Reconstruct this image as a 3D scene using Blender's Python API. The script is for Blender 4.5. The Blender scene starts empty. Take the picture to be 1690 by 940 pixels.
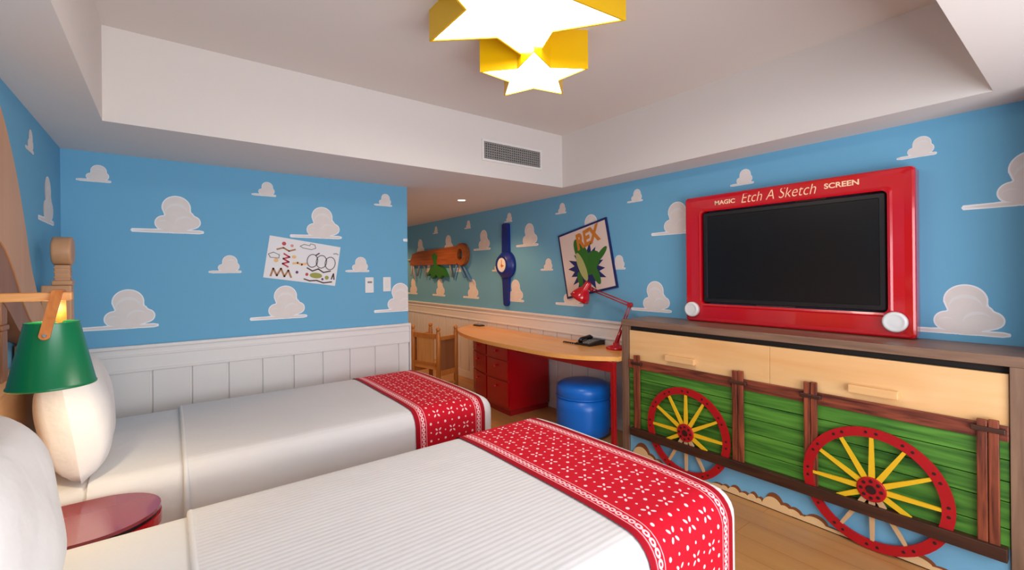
import bpy, bmesh, math, random
from mathutils import Vector, Matrix
random.seed(7)
C = bpy.context.scene.collection
PI = math.pi
# ------------------------------------------------------------------ room dimensions (metres)
XL, XC, XR = -0.514, 1.708, 3.165          # headboard wall, corridor corner, television wall
YF, YB, YE = -1.05, 3.789, 8.0             # window wall, wall beside the far bed, corridor end
ZS, ZT = 2.1745, 2.651                     # soffit, tray ceiling
TX0, TX1, TY0, TY1 = -0.257, 2.884, 0.288, 3.008
ZW = 0.958                                 # top of the wainscot
XD = 2.787                                 # dresser front

def lin(r, g, b):
    f = lambda v: v / 12.92 if v <= 0.04045 else ((v + 0.055) / 1.055) ** 2.4
    return (f(r / 255), f(g / 255), f(b / 255), 1)

# ------------------------------------------------------------------ camera, world, lights, exposure
F, CY, YAW, ROLL = 743.3, 449.4, 0.651, -0.0103
fw = Vector((math.sin(YAW), math.cos(YAW), 0)); r0 = Vector((math.cos(YAW), -math.sin(YAW), 0)); u0 = Vector((0, 0, 1))
cr, sr = math.cos(ROLL), math.sin(ROLL)
rt = cr * r0 + sr * u0; up = -sr * r0 + cr * u0
cd = bpy.data.cameras.new('camera'); cam = bpy.data.objects.new('camera', cd); C.objects.link(cam)
cam.matrix_world = Matrix(((rt.x, up.x, -fw.x, 0), (rt.y, up.y, -fw.y, 0), (rt.z, up.z, -fw.z, 1.4), (0, 0, 0, 1)))
cd.sensor_fit = 'HORIZONTAL'; cd.sensor_width = 36; cd.lens = F / 1690 * 36
cd.shift_y = -(470 - CY) / 1690; cd.clip_start = 0.05
bpy.context.scene.camera = cam

w = bpy.data.worlds.new('sky'); bpy.context.scene.world = w; w.use_nodes = True
w.node_tree.nodes['Background'].inputs[0].default_value = (0.75, 0.85, 1.0, 1)
w.node_tree.nodes['Background'].inputs[1].default_value = 0.8

def area(name, loc, rot, sx, sy, power, col):
    l = bpy.data.lights.new(name, 'AREA'); l.shape = 'RECTANGLE'; l.size = sx; l.size_y = sy
    l.energy = power; l.color = col
    o = bpy.data.objects.new(name, l); o.location = loc; o.rotation_euler = rot; C.objects.link(o)
    return o
def point(name, loc, power, col, rad=0.04, spot=None):
    l = bpy.data.lights.new(name, 'SPOT' if spot else 'POINT'); l.energy = power; l.color = col; l.shadow_soft_size = rad
    if spot: l.spot_size = spot; l.spot_blend = 0.6
    o = bpy.data.objects.new(name, l); o.location = loc; C.objects.link(o)
    return o
# daylight entering through the big window behind the camera
area('window_daylight', (1.0, YF - 0.18, 1.15), (PI / 2 + 0.30, 0, 0), 2.9, 1.7, 78, (0.97, 0.975, 1.0))
vs = bpy.context.scene.view_settings
vs.view_transform = 'Standard'; vs.look = 'None'; vs.gamma = 1; vs.use_curve_mapping = False
vs.exposure = 0.48
bpy.context.scene.cycles.use_denoising = True
bpy.context.scene.cycles.max_bounces = 10
bpy.context.scene.cycles.diffuse_bounces = 6

# ------------------------------------------------------------------ materials
def mat(name, col, rough=0.5, spec=0.5, bump=None, emit=None, coat=0.0, vary=None):
    m = bpy.data.materials.new(name); m.use_nodes = True
    nt = m.node_tree; b = nt.nodes['Principled BSDF']
    b.inputs['Base Color'].default_value = col; b.inputs['Roughness'].default_value = rough
    b.inputs['Specular IOR Level'].default_value = spec; b.inputs['Coat Weight'].default_value = coat
    if emit:
        b.inputs['Emission Color'].default_value = emit[0]; b.inputs['Emission Strength'].default_value = emit[1]
    if bump or vary:
        tc = nt.nodes.new('ShaderNodeTexCoord')
        n = nt.nodes.new('ShaderNodeTexNoise'); n.inputs['Scale'].default_value = (bump or vary)[0]; n.inputs['Detail'].default_value = 4
        nt.links.new(tc.outputs['Object'], n.inputs['Vector'])
        if bump:
            bp = nt.nodes.new('ShaderNodeBump'); bp.inputs['Strength'].default_value = bump[1]; bp.inputs['Distance'].default_value = bump[2]
            nt.links.new(n.outputs['Fac'], bp.inputs['Height']); nt.links.new(bp.outputs['Normal'], b.inputs['Normal'])
        if vary:
            mx = nt.nodes.new('ShaderNodeMixRGB'); mx.inputs[1].default_value = col
            mx.inputs[2].default_value = tuple(c * vary[1] for c in col[:3]) + (1,)
            nt.links.new(n.outputs['Fac'], mx.inputs[0]); nt.links.new(mx.outputs[0], b.inputs['Base Color'])
    return m

def wood(name, a, b_, axis='y', scale=3.0, rough=0.45, stretch=14, coat=0.0, contrast=0.5):
    m = bpy.data.materials.new(name); m.use_nodes = True
    nt = m.node_tree; b = nt.nodes['Principled BSDF']; b.inputs['Roughness'].default_value = rough; b.inputs['Coat Weight'].default_value = coat
    tc = nt.nodes.new('ShaderNodeTexCoord'); mp = nt.nodes.new('ShaderNodeMapping')
    s = [scale * stretch] * 3; s['xyz'.index(axis)] = scale
    mp.inputs['Scale'].default_value = s
    n = nt.nodes.new('ShaderNodeTexNoise'); n.inputs['Scale'].default_value = 1; n.inputs['Detail'].default_value = 6; n.inputs['Distortion'].default_value = 0.6
    rp = nt.nodes.new('ShaderNodeValToRGB'); rp.color_ramp.elements[0].position = 0.5 - contrast / 2; rp.color_ramp.elements[1].position = 0.5 + contrast / 2
    rp.color_ramp.elements[0].color = a; rp.color_ramp.elements[1].color = b_
    bp = nt.nodes.new('ShaderNodeBump'); bp.inputs['Strength'].default_value = 0.15; bp.inputs['Distance'].default_value = 0.002
    L = nt.links.new
    L(tc.outputs['Object'], mp.inputs[0]); L(mp.outputs[0], n.inputs['Vector']); L(n.outputs['Fac'], rp.inputs[0])
    L(rp.outputs[0], b.inputs['Base Color']); L(n.outputs['Fac'], bp.inputs['Height']); L(bp.outputs[0], b.inputs['Normal'])
    return m

M = {}
M['ceiling'] = mat('ceiling_paint', (0.72, 0.675, 0.645, 1), 0.9, 0.2, bump=(60, 0.05, 0.002))
M['blue'] = mat('blue_wallpaper', (0.158, 0.42, 0.63, 1), 0.75, 0.2, bump=(300, 0.05, 0.001))
M['cloud_edge'] = mat('cloud_white', (0.86, 0.87, 0.90, 1), 0.8, 0.2)
M['cloud_mid'] = mat('cloud_pale_grey', (0.79, 0.76, 0.75, 1), 0.8, 0.2)
M['cloud_fill'] = mat('cloud_cream', (0.72, 0.665, 0.635, 1), 0.8, 0.2, vary=(14, 1.12))
M['white_wood'] = mat('white_painted_wood', (0.78, 0.755, 0.735, 1), 0.45, 0.4)
M['floor'] = None
M['linen'] = mat('white_linen', (0.76, 0.745, 0.735, 1), 0.85, 0.15, bump=(7, 0.35, 0.02))
M['pillow'] = mat('white_pillowcase', (0.78, 0.76, 0.745, 1), 0.85, 0.15, bump=(6, 0.6, 0.02))
M['pine'] = wood('light_pine', lin(196, 146, 100), lin(218, 170, 122), 'y', 2.0, 0.4, contrast=0.9)
M['pine_v'] = wood('light_pine_upright', lin(184, 134, 96), lin(206, 156, 114), 'z', 1.6, 0.42, stretch=8, contrast=0.9)
M['oak_dark'] = wood('brown_headboard_wood', lin(126, 80, 48), lin(158, 106, 68), 'z', 1.6, 0.45, stretch=8, contrast=0.8)
M['honey'] = wood('honey_oak', lin(236, 158, 76), lin(250, 188, 106), 'y', 1.6, 0.3, coat=0.2)
M['chair_wood'] = wood('chair_oak', lin(170, 104, 44), lin(206, 138, 66), 'z', 3, 0.4)
M['chair_light'] = wood('chair_panel_oak', lin(196, 140, 78), lin(224, 168, 100), 'z', 3, 0.4)
M['maple'] = wood('maple_front', lin(230, 174, 112), lin(242, 200, 144), 'y', 1.2, 0.16, stretch=10, coat=0.2)
M['walnut'] = wood('greyish_walnut', lin(112, 84, 68), lin(146, 114, 92), 'y', 3, 0.4)
M['walnut_v'] = wood('greyish_walnut_upright', lin(112, 84, 68), lin(146, 114, 92), 'z', 3, 0.4)
M['green'] = wood('green_boards', lin(34, 88, 22), lin(92, 152, 52), 'y', 2.0, 0.5, stretch=18, contrast=0.36)
M['redwood'] = wood('red_brown_post', lin(70, 24, 14), lin(158, 78, 48), 'z', 4, 0.5, stretch=12, contrast=0.35)
M['redwood_y'] = wood('red_brown_rail', lin(70, 24, 16), lin(152, 74, 48), 'y', 4, 0.5, stretch=12, contrast=0.35)
M['darkwood'] = wood('dark_brown_rail', lin(44, 20, 12), lin(76, 40, 22), 'y', 4, 0.5, stretch=12)
M['red'] = mat('red_lacquer', lin(166, 6, 18), 0.25, 0.5, coat=0.3)
M['red_gloss'] = mat('glossy_red_plastic', lin(196, 4, 24), 0.16, 0.5, coat=0.5)
M['red_dark'] = mat('dark_red_paint', lin(150, 10, 20), 0.4, 0.5)
M['wheel_red'] = mat('wheel_red_paint', lin(184, 16, 26), 0.45, 0.4, vary=(9, 0.75))
M['bolt'] = mat('dark_bolt', lin(50, 10, 10), 0.5)
M['yellow'] = mat('spoke_yellow', lin(236, 186, 30), 0.45)
M['peach'] = mat('spoke_tan', lin(206, 164, 118), 0.5)
M['skyblue'] = mat('painted_sky_blue', lin(120, 182, 216), 0.5, vary=(10, 0.86))
M['tan'] = mat('painted_sand', lin(236, 196, 142), 0.5, vary=(8, 0.9))
M['brown'] = mat('painted_brown', lin(130, 72, 38), 0.5)
M['black'] = mat('black_plastic', (0.008, 0.008, 0.009, 1), 0.3)
M['gap_shade'] = mat('dark_gap_shade', (0.012, 0.008, 0.006, 1), 0.8)  # near-black colour stands in for shade in the dresser's gaps
M['screen'] = mat('tv_glass', (0.005, 0.005, 0.006, 1), 0.28, 0.35)
M['knob'] = mat('white_plastic', (0.80, 0.79, 0.78, 1), 0.3)
M['lettering'] = mat('pale_gold_lettering', lin(250, 214, 176), 0.4)
M['bluevinyl'] = mat('blue_vinyl', lin(16, 112, 214), 0.32, 0.5, bump=(18, 0.08, 0.005))
M['bluecase'] = mat('blue_plastic', lin(12, 40, 128), 0.35)
M['navy'] = mat('navy_print', lin(20, 34, 96), 0.6)
M['bucket'] = mat('green_enamel', lin(0, 112, 68), 0.30, 0.6)
M['bucket_in'] = mat('bucket_inside_white', (0.8, 0.75, 0.6, 1), 0.5)
M['handle'] = wood('lamp_handle_wood', lin(176, 98, 42), lin(208, 132, 66), 'z', 4, 0.4)
M['bar'] = wood('lamp_bar_wood', lin(206, 136, 72), lin(228, 166, 98), 'x', 4, 0.4)
M['metal'] = mat('brushed_metal', (0.5, 0.5, 0.5, 1), 0.3); M['metal'].node_tree.nodes['Principled BSDF'].inputs['Metallic'].default_value = 1
M['lampyellow'] = mat('yellow_lacquer', lin(240, 190, 4), 0.35, 0.4)
M['diffuser'] = mat('glowing_diffuser', (0.9, 0.9, 0.85, 1), 0.5, emit=((1.0, 0.91, 0.82, 1), 10.0))
M['bulb'] = mat('glowing_bulb', (0.9, 0.8, 0.6, 1), 0.5, emit=((1.0, 0.74, 0.42, 1), 16.0))
M['downlight'] = mat('glowing_downlight', (0.9, 0.8, 0.7, 1), 0.5, emit=((1.0, 0.80, 0.56, 1), 6.0))
M['ventgrey'] = mat('grey_vent', (0.25, 0.24, 0.23, 1), 0.5)
M['paper'] = mat('white_paper', (0.80, 0.79, 0.80, 1), 0.7)
M['crayon_grey'] = mat('pencil_grey', lin(128, 122, 124), 0.8)
M['crayon_dark'] = mat('crayon_dark_brown', lin(92, 70, 72), 0.8)
M['crayon_brown'] = mat('crayon_brown', lin(176, 128, 92), 0.8)
M['crayon_tan'] = mat('crayon_tan', lin(236, 190, 130), 0.8)
M['crayon_red'] = mat('crayon_red', lin(196, 78, 92), 0.8)
M['crayon_pink'] = mat('crayon_pink', lin(222, 150, 146), 0.8)
M['crayon_olive'] = mat('crayon_olive', lin(160, 160, 84), 0.8)
M['crayon_plum'] = mat('crayon_plum', lin(110, 66, 110), 0.8)
M['poster'] = mat('poster_cream', lin(226, 206, 196), 0.6)
M['print_green'] = mat('print_green', lin(48, 118, 36), 0.6, vary=(25, 0.7))
M['print_lime'] = mat('print_pale_green', lin(176, 176, 110), 0.6)
M['print_orange'] = mat('print_orange', lin(204, 122, 40), 0.6)
M['toybrown'] = wood('orange_brown_toy', lin(128, 64, 20), lin(172, 94, 36), 'y', 3, 0.5)
M['toypale'] = mat('pale_toy_trim', lin(196, 180, 170), 0.5)
M['toyblue'] = mat('dusty_blue_strut', lin(92, 136, 176), 0.5)
M['seat'] = mat('tan_seat_pad', lin(222, 160, 80), 0.6)
M['added_curtain'] = mat('grey_blue_shading_curtain', (0.30, 0.33, 0.38, 1), 0.9)

# floor boards
m = wood('oak_floor_boards', lin(168, 116, 66), lin(200, 148, 92), 'y', 1.2, 0.35, stretch=9, contrast=0.8); M['floor'] = m
nt = m.node_tree
br = nt.nodes.new('ShaderNodeTexBrick'); br.offset = 0.4
br.inputs['Scale'].default_value = 1.0; br.inputs['Mortar Size'].default_value = 0.0015; br.inputs['Brick Width'].default_value = 1.2; br.inputs['Row Height'].default_value = 0.16
br.inputs['Color1'].default_value = (1, 1, 1, 1); br.inputs['Color2'].default_value = (0.93, 0.92, 0.91, 1); br.inputs['Mortar'].default_value = (0.6, 0.55, 0.5, 1)
tc = nt.nodes.new('ShaderNodeTexCoord'); mp = nt.nodes.new('ShaderNodeMapping'); mp.inputs['Rotation'].default_value = (0, 0, PI / 2)
mx = nt.nodes.new('ShaderNodeMixRGB'); mx.blend_type = 'MULTIPLY'; mx.inputs[0].default_value = 1
rp = [n for n in nt.nodes if n.type == 'VALTORGB'][0]; bs = nt.nodes['Principled BSDF']
nt.links.new(tc.outputs['Object'], mp.inputs[0]); nt.links.new(mp.outputs[0], br.inputs['Vector'])
nt.links.new(rp.outputs[0], mx.inputs[1]); nt.links.new(br.outputs['Color'], mx.inputs[2]); nt.links.new(mx.outputs[0], bs.inputs['Base Color'])

def ribbed():                                              # fine woven ribs along the bed
    m = mat('ribbed_duvet_cover', (0.72, 0.70, 0.695, 1), 0.8, 0.15); nt = m.node_tree; b = nt.nodes['Principled BSDF']
    tc = nt.nodes.new('ShaderNodeTexCoord'); sp = nt.nodes.new('ShaderNodeSeparateXYZ')
    mu = nt.nodes.new('ShaderNodeMath'); mu.operation = 'MULTIPLY'; mu.inputs[1].default_value = 2 * PI / 0.021
    si = nt.nodes.new('ShaderNodeMath'); si.operation = 'SINE'
    pw = nt.nodes.new('ShaderNodeMath'); pw.operation = 'MULTIPLY'; pw.inputs[1].default_value = 0.5
    bp = nt.nodes.new('ShaderNodeBump'); bp.inputs['Strength'].default_value = 0.32; bp.inputs['Distance'].default_value = 0.002
    nz = nt.nodes.new('ShaderNodeTexNoise'); nz.inputs['Scale'].default_value = 4
    b2 = nt.nodes.new('ShaderNodeBump'); b2.inputs['Strength'].default_value = 0.3; b2.inputs['Distance'].default_value = 0.03
    L = nt.links.new
    L(tc.outputs['Object'], sp.inputs[0]); L(sp.outputs['Y'], mu.inputs[0]); L(mu.outputs[0], si.inputs[0]); L(si.outputs[0], pw.inputs[0])
    L(tc.outputs['Object'], nz.inputs['Vector']); L(nz.outputs['Fac'], b2.inputs['Height'])
    L(pw.outputs[0], bp.inputs['Height']); L(b2.outputs[0], bp.inputs['Normal']); L(bp.outputs[0], b.inputs['Normal'])
    return m
M['duvet'] = ribbed()

def bandana():                                             # printed cloth: u along the strip (m), v across (m, 0 .. 0.47)
    m = mat('red_bandana_print', lin(206, 18, 42), 0.75, 0.2); nt = m.node_tree; b = nt.nodes['Principled BSDF']; L = nt.links.new
    def mth(op, a, b_=None, c=None):
        n = nt.nodes.new('ShaderNodeMath'); n.operation = op
        for i, v in enumerate((a, b_, c)):
            if v is None: continue
            if isinstance(v, (int, float)): n.inputs[i].default_value = v
            else: L(v, n.inputs[i])
        return n.outputs[0]
    uv = nt.nodes.new('ShaderNodeTexCoord'); sp = nt.nodes.new('ShaderNodeSeparateXYZ'); L(uv.outputs['UV'], sp.inputs[0])
    U, V = sp.outputs['X'], sp.outputs['Y']
    S = 0.094
    def cell(off):
        x = mth('SUBTRACT', mth('FRACT', mth('ADD', mth('DIVIDE', U, S), off + 40)), 0.5)
        y = mth('SUBTRACT', mth('FRACT', mth('ADD', mth('DIVIDE', V, S), off + 40)), 0.5)
        return mth('ABSOLUTE', x), mth('ABSOLUTE', y)
    ax, ay = cell(0.0)
    q1 = mth('MULTIPLY', mth('ADD', ax, ay), 0.7071); q2 = mth('MULTIPLY', mth('SUBTRACT', ax, ay), 0.7071)
    e1 = mth('DIVIDE', mth('SUBTRACT', q1, 0.175), 0.095); e2 = mth('DIVIDE', q2, 0.048)
    petals = mth('LESS_THAN', mth('ADD', mth('MULTIPLY', e1, e1), mth('MULTIPLY', e2, e2)), 1.0)
    bx, by = cell(0.5)
    dot = mth('LESS_THAN', mth('ADD', mth('MULTIPLY', bx, bx), mth('MULTIPLY', by, by)), 0.0052)
    # small dots midway along the cell edges
    d1 = mth('LESS_THAN', mth('ADD', mth('MULTIPLY', ax, ax), mth('MULTIPLY', by, by)), 0.0022)
    d2 = mth('LESS_THAN', mth('ADD', mth('MULTIPLY', bx, bx), mth('MULTIPLY', ay, ay)), 0.0022)
    pat = mth('MAXIMUM', mth('MAXIMUM', petals, dot), mth('MAXIMUM', d1, d2))
    W = 0.47
    edge = mth('MINIMUM', V, mth('SUBTRACT', W, V))
    pat = mth('MULTIPLY', pat, mth('GREATER_THAN', edge, 0.078))
    # border: chain of loops in a band
    loop = mth('FRACT', mth('DIVIDE', U, 0.026)); lx = mth('SUBTRACT', loop, 0.5)
    ly = mth('DIVIDE', mth('SUBTRACT', edge, 0.047), 0.022)
    rr = mth('SQRT', mth('ADD', mth('MULTIPLY', lx, lx), mth('MULTIPLY', ly, ly)))
    chain = mth('LESS_THAN', mth('ABSOLUTE', mth('SUBTRACT', rr, 0.34)), 0.15)
    l1 = mth('LESS_THAN', mth('ABSOLUTE', mth('SUBTRACT', edge, 0.030)), 0.002)
    l2 = mth('LESS_THAN', mth('ABSOLUTE', mth('SUBTRACT', edge, 0.066)), 0.002)
    pat = mth('MAXIMUM', pat, mth('MAXIMUM', mth('MULTIPLY', chain, 0.85), mth('MULTIPLY', mth('MAXIMUM', l1, l2), 0.6)))
    mx = nt.nodes.new('ShaderNodeMixRGB'); mx.inputs[1].default_value = lin(204, 16, 40); mx.inputs[2].default_value = lin(250, 214, 218)
    L(pat, mx.inputs[0])
    dk = nt.nodes.new('ShaderNodeMixRGB'); dk.inputs[2].default_value = lin(160, 8, 30)
    L(mth('LESS_THAN', edge, 0.024), dk.inputs[0]); L(mx.outputs[0], dk.inputs[1]); L(dk.outputs[0], b.inputs['Base Color'])
    return m
M['bandana'] = bandana()

def glass():
    m = bpy.data.materials.new('window_glass'); m.use_nodes = True; nt = m.node_tree; nt.nodes.clear()
    o = nt.nodes.new('ShaderNodeOutputMaterial'); t = nt.nodes.new('ShaderNodeBsdfTransparent'); g = nt.nodes.new('ShaderNodeBsdfGlossy')
    g.inputs['Roughness'].default_value = 0.02; mx = nt.nodes.new('ShaderNodeMixShader'); mx.inputs[0].default_value = 0.06
    nt.links.new(t.outputs[0], mx.inputs[1]); nt.links.new(g.outputs[0], mx.inputs[2]); nt.links.new(mx.outputs[0], o.inputs[0])
    return m
M['glass'] = glass()

# ------------------------------------------------------------------ mesh helpers (vertices are given in room coordinates)
class MB:
    def __init__(s): s.v, s.f, s.m, s.mi, s.smooth, s.uv = [], [], [], [], [], None
    def idx(s, m):
        if m not in s.m: s.m.append(m)
        return s.m.index(m)
    def add(s, vs, fs, m, smooth=False):
        n = len(s.v); s.v += [tuple(v) for v in vs]; k = s.idx(m)
        for f in fs: s.f.append(tuple(i + n for i in f)); s.mi.append(k); s.smooth.append(smooth)
        return s
    def box(s, x0, x1, y0, y1, z0, z1, m, bev=0.0):
        if bev <= 0:
            vs = [(x, y, z) for x in (x0, x1) for y in (y0, y1) for z in (z0, z1)]
            return s.add(vs, [(0, 1, 3, 2), (4, 6, 7, 5), (0, 4, 5, 1), (2, 3, 7, 6), (0, 2, 6, 4), (1, 5, 7, 3)], m)
        bm = bmesh.new(); bmesh.ops.create_cube(bm, size=1)
        for v in bm.verts: v.co = Vector(((x0 + x1) / 2 + v.co.x * (x1 - x0), (y0 + y1) / 2 + v.co.y * (y1 - y0), (z0 + z1) / 2 + v.co.z * (z1 - z0)))
        bmesh.ops.bevel(bm, geom=bm.edges[:], offset=bev, segments=3 if bev > 0.01 else 2, affect='EDGES', profile=0.5)
        return s.bm(bm, m, bev > 0.012)
    def bm(s, bm, m, smooth=False):
        bm.verts.ensure_lookup_table(); bm.verts.index_update()
        vs = [v.co.copy() for v in bm.verts]; fs = [[v.index for v in f.verts] for f in bm.faces]; bm.free()
        return s.add(vs, fs, m, smooth)
    def prism(s, pts, o, ax, ay, d, m, m2=None):            # 2D outline in the frame (o, ax, ay), extruded by d along ax x ay
        o, ax, ay = Vector(o), Vector(ax), Vector(ay); n = ax.cross(ay)
        a = [o + ax * p[0] + ay * p[1] for p in pts]; b = [q + n * d for q in a]; k = len(pts)
        s.add(a + b, [tuple(range(k - 1, -1, -1))] if m2 is None else [], m)
        N = len(s.v) - 2 * k
        s.f.append(tuple(range(N + k, N + 2 * k))); s.mi.append(s.idx(m2 or m)); s.smooth.append(False)
        kk = s.idx(m)
        for i in range(k):
            j = (i + 1) % k; s.f.append((N + i, N + j, N + k + j, N + k + i)); s.mi.append(kk); s.smooth.append(False)
        return s
    def tube(s, pts, r, m, seg=10, cap=True):
        pts = [Vector(p) for p in pts]; rs = r if isinstance(r, (list, tuple)) else [r] * len(pts)
        rings = []; prev = None
        for i, p in enumerate(pts):
            t = (pts[min(i + 1, len(pts) - 1)] - pts[max(i - 1, 0)]).normalized()
            if prev is None: prev = t.orthogonal().normalized()
            a = (prev - t * prev.dot(t)).normalized(); b = t.cross(a); prev = a
            rings.append([p + (a * math.cos(2 * PI * k / seg) + b * math.sin(2 * PI * k / seg)) * rs[i] for k in range(seg)])
        vs = [v for q in rings for v in q]; fs = []
        for i in range(len(pts) - 1):
            for k in range(seg): fs.append((i * seg + k, i * seg + (k + 1) % seg, (i + 1) * seg + (k + 1) % seg, (i + 1) * seg + k))
        s.add(vs, fs, m, True)
        if cap:
            N = len(s.v) - len(vs); k_ = s.idx(m)
            s.f.append(tuple(N + seg - 1 - k for k in range(seg))); s.mi.append(k_); s.smooth.append(False)
            s.f.append(tuple(N + (len(pts) - 1) * seg + k for k in range(seg))); s.mi.append(k_); s.smooth.append(False)
        return s
    def lathe(s, prof, o, ax, m, seg=32, cap0=True, cap1=True):   # prof: (radius, distance along ax)
        o, ax = Vector(o), Vector(ax).normalized(); a = ax.orthogonal().normalized(); b = ax.cross(a)
        vs, fs = [], []
        for r, h in prof: vs += [o + ax * h + (a * math.cos(2 * PI * k / seg) + b * math.sin(2 * PI * k / seg)) * r for k in range(seg)]
        for i in range(len(prof) - 1):
            for k in range(seg): fs.append((i * seg + k, i * seg + (k + 1) % seg, (i + 1) * seg + (k + 1) % seg, (i + 1) * seg + k))
        s.add(vs, fs, m, True); N = len(s.v) - len(vs); k_ = s.idx(m)
        if cap0: s.f.append(tuple(N + seg - 1 - k for k in range(seg))); s.mi.append(k_); s.smooth.append(False)
        if cap1: s.f.append(tuple(N + (len(prof) - 1) * seg + k for k in range(seg))); s.mi.append(k_); s.smooth.append(False)
        return s
    def ball(s, o, r, m, sc=(1, 1, 1)):
        bm = bmesh.new(); bmesh.ops.create_uvsphere(bm, u_segments=14, v_segments=9, radius=r)
        for v in bm.verts: v.co = Vector((v.co.x * sc[0], v.co.y * sc[1], v.co.z * sc[2])) + Vector(o)
        return s.bm(bm, m, True)
    def grid(s, P, m, smooth=True):                          # P[i][j] points
        ni, nj = len(P), len(P[0])
        return s.add([p for row in P for p in row], [(i * nj + j, i * nj + j + 1, (i + 1) * nj + j + 1, (i + 1) * nj + j) for i in range(ni - 1) for j in range(nj - 1)], m, smooth)
    def mesh(s, name):
        me = bpy.data.meshes.new(name); me.from_pydata(s.v, [], s.f)
        for m in s.m: me.materials.append(m)
        me.polygons.foreach_set('material_index', s.mi); me.polygons.foreach_set('use_smooth', s.smooth); me.update()
        return me

def wloc(o):
    v = Vector((0, 0, 0))
    while o is not None: v = v + o.location; o = o.parent
    return v
def link(name, me, parent=None):
    o = bpy.data.objects.new(name, me); C.objects.link(o)
    if parent is not None: o.parent = parent; o.location = -wloc(parent)
    return o
def obj(name, mb, parent=None, label=None, kind=None):
    o = link(name, mb.mesh(name), parent)
    if label: o['label'] = label
    if kind: o['kind'] = kind
    return o
def tag(o, label, cat, group=None):
    o['label'] = label; o['category'] = cat
    if group: o['group'] = group
    return o
def thing(name, loc, label, cat, group=None):
    o = bpy.data.objects.new(name, None); o.location = loc; o.empty_display_size = 0.1; C.objects.link(o)
    return tag(o, label, cat, group)
def struct(name, mb, parent=None):
    o = obj(name, mb, parent)
    if parent is None: o['kind'] = 'structure'
    return o
def inst(name, src, parent, offset):                        # another object sharing mesh data, shifted by offset
    o = bpy.data.objects.new(name, src.data); C.objects.link(o); o.parent = parent; o.location = Vector(offset) - wloc(parent)
    return o
def text(name, s, size, o, ax, ay, m, parent, shear=0.0, align='CENTER', ext=0.0008, sx=1.0, bold=0.0):
    cu = bpy.data.curves.new(name, 'FONT'); cu.body = s; cu.size = size; cu.shear = shear; cu.align_x = align; cu.align_y = 'CENTER'; cu.extrude = ext; cu.offset = bold
    t = bpy.data.objects.new(name + '_curve', cu); C.objects.link(t)
    bpy.context.view_layer.update()
    me = bpy.data.meshes.new_from_object(t.evaluated_get(bpy.context.evaluated_depsgraph_get()))
    bpy.data.objects.remove(t); bpy.data.curves.remove(cu)
    o, ax, ay = Vector(o), Vector(ax).normalized(), Vector(ay).normalized(); n = ax.cross(ay)
    for v in me.vertices: v.co = o + ax * v.co.x * sx + ay * v.co.y + n * v.co.z
    me.materials.clear(); me.materials.append(m); me.update()
    return link(name, me, parent)

# frames for flat work on the walls: (along, up), normal = along x up points into the room
RY, UZ = Vector((0, -1, 0)), Vector((0, 0, 1))               # television wall, read from left to right
BX = Vector((1, 0, 0))                                       # wall beside the far bed
LY = Vector((0, 1, 0))                                       # headboard wall

# ------------------------------------------------------------------ the room shell
struct('floor', MB().box(XL - 0.1, XR + 0.1, YF - 0.1, YE + 0.1, -0.1, 0, M['floor']))
c = MB()
def cbox(*a): c.box(*a, M['ceiling'])
cbox(XL - 0.1, TX0, YF - 0.1, YB, ZS, ZT + 0.1); cbox(TX1, XR + 0.1, YF - 0.1, YE + 0.1, ZS, ZT + 0.1)
cbox(TX0, TX1, YF - 0.1, TY0, ZS, ZT + 0.1); cbox(TX0, TX1, TY1, YB, ZS, ZT + 0.1); cbox(XC - 0.1, TX1, YB, YE + 0.1, ZS, ZT + 0.1)
cbox(TX0, TX1, TY0, TY1, ZT, ZT + 0.1)
struct('ceiling', c)
wall_left = struct('wall_left', MB().box(XL - 0.1, XL, YF - 0.1, YB + 0.1, 0, ZS, M['blue']))
wall_back = struct('wall_back', MB().box(XL, XC, YB, YB + 0.12, 0, ZS, M['blue']))
struct('wall_corridor_side', MB().box(XC - 0.12, XC, YB + 0.12, YE, 0, ZS, M['white_wood']))
struct('wall_corridor_end', MB().box(XC - 0.12, XR, YE, YE + 0.1, 0, ZS, M['blue']))
wall_right = struct('wall_right', MB().box(XR, XR + 0.1, YF - 0.1, YE + 0.1, 0, ZS, M['blue']))
wf = MB()
WX0, WX1, WZ0, WZ1 = -0.35, 2.35, 0.45, 2.05
wf.box(XL, WX0, YF - 0.1, YF, 0, ZS, M['blue']); wf.box(WX1, XR, YF - 0.1, YF, 0, ZS, M['blue'])
wf.box(WX0, WX1, YF - 0.1, YF, 0, WZ0, M['blue']); wf.box(WX0, WX1, YF - 0.1, YF, WZ1, ZS, M['blue'])
struct('wall_front', wf)
wn = MB()
for a, b in ((WX0, WX0 + 0.05), (WX1 - 0.05, WX1), (0.975, 1.025)): wn.box(a, b, YF - 0.09, YF - 0.02, WZ0, WZ1, M['white_wood'])
for a, b in ((WZ0, WZ0 + 0.05), (WZ1 - 0.05, WZ1)): wn.box(WX0, WX1, YF - 0.088, YF - 0.022, a, b, M['white_wood'])
win = struct('window_1', wn)
obj('pane', MB().box(WX0 + 0.05, 0.975, YF - 0.058, YF - 0.052, WZ0 + 0.05, WZ1 - 0.05, M['glass']), win)
obj('pane', MB().box(1.025, WX1 - 0.05, YF - 0.058, YF - 0.052, WZ0 + 0.05, WZ1 - 0.05, M['glass']), win)
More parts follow.
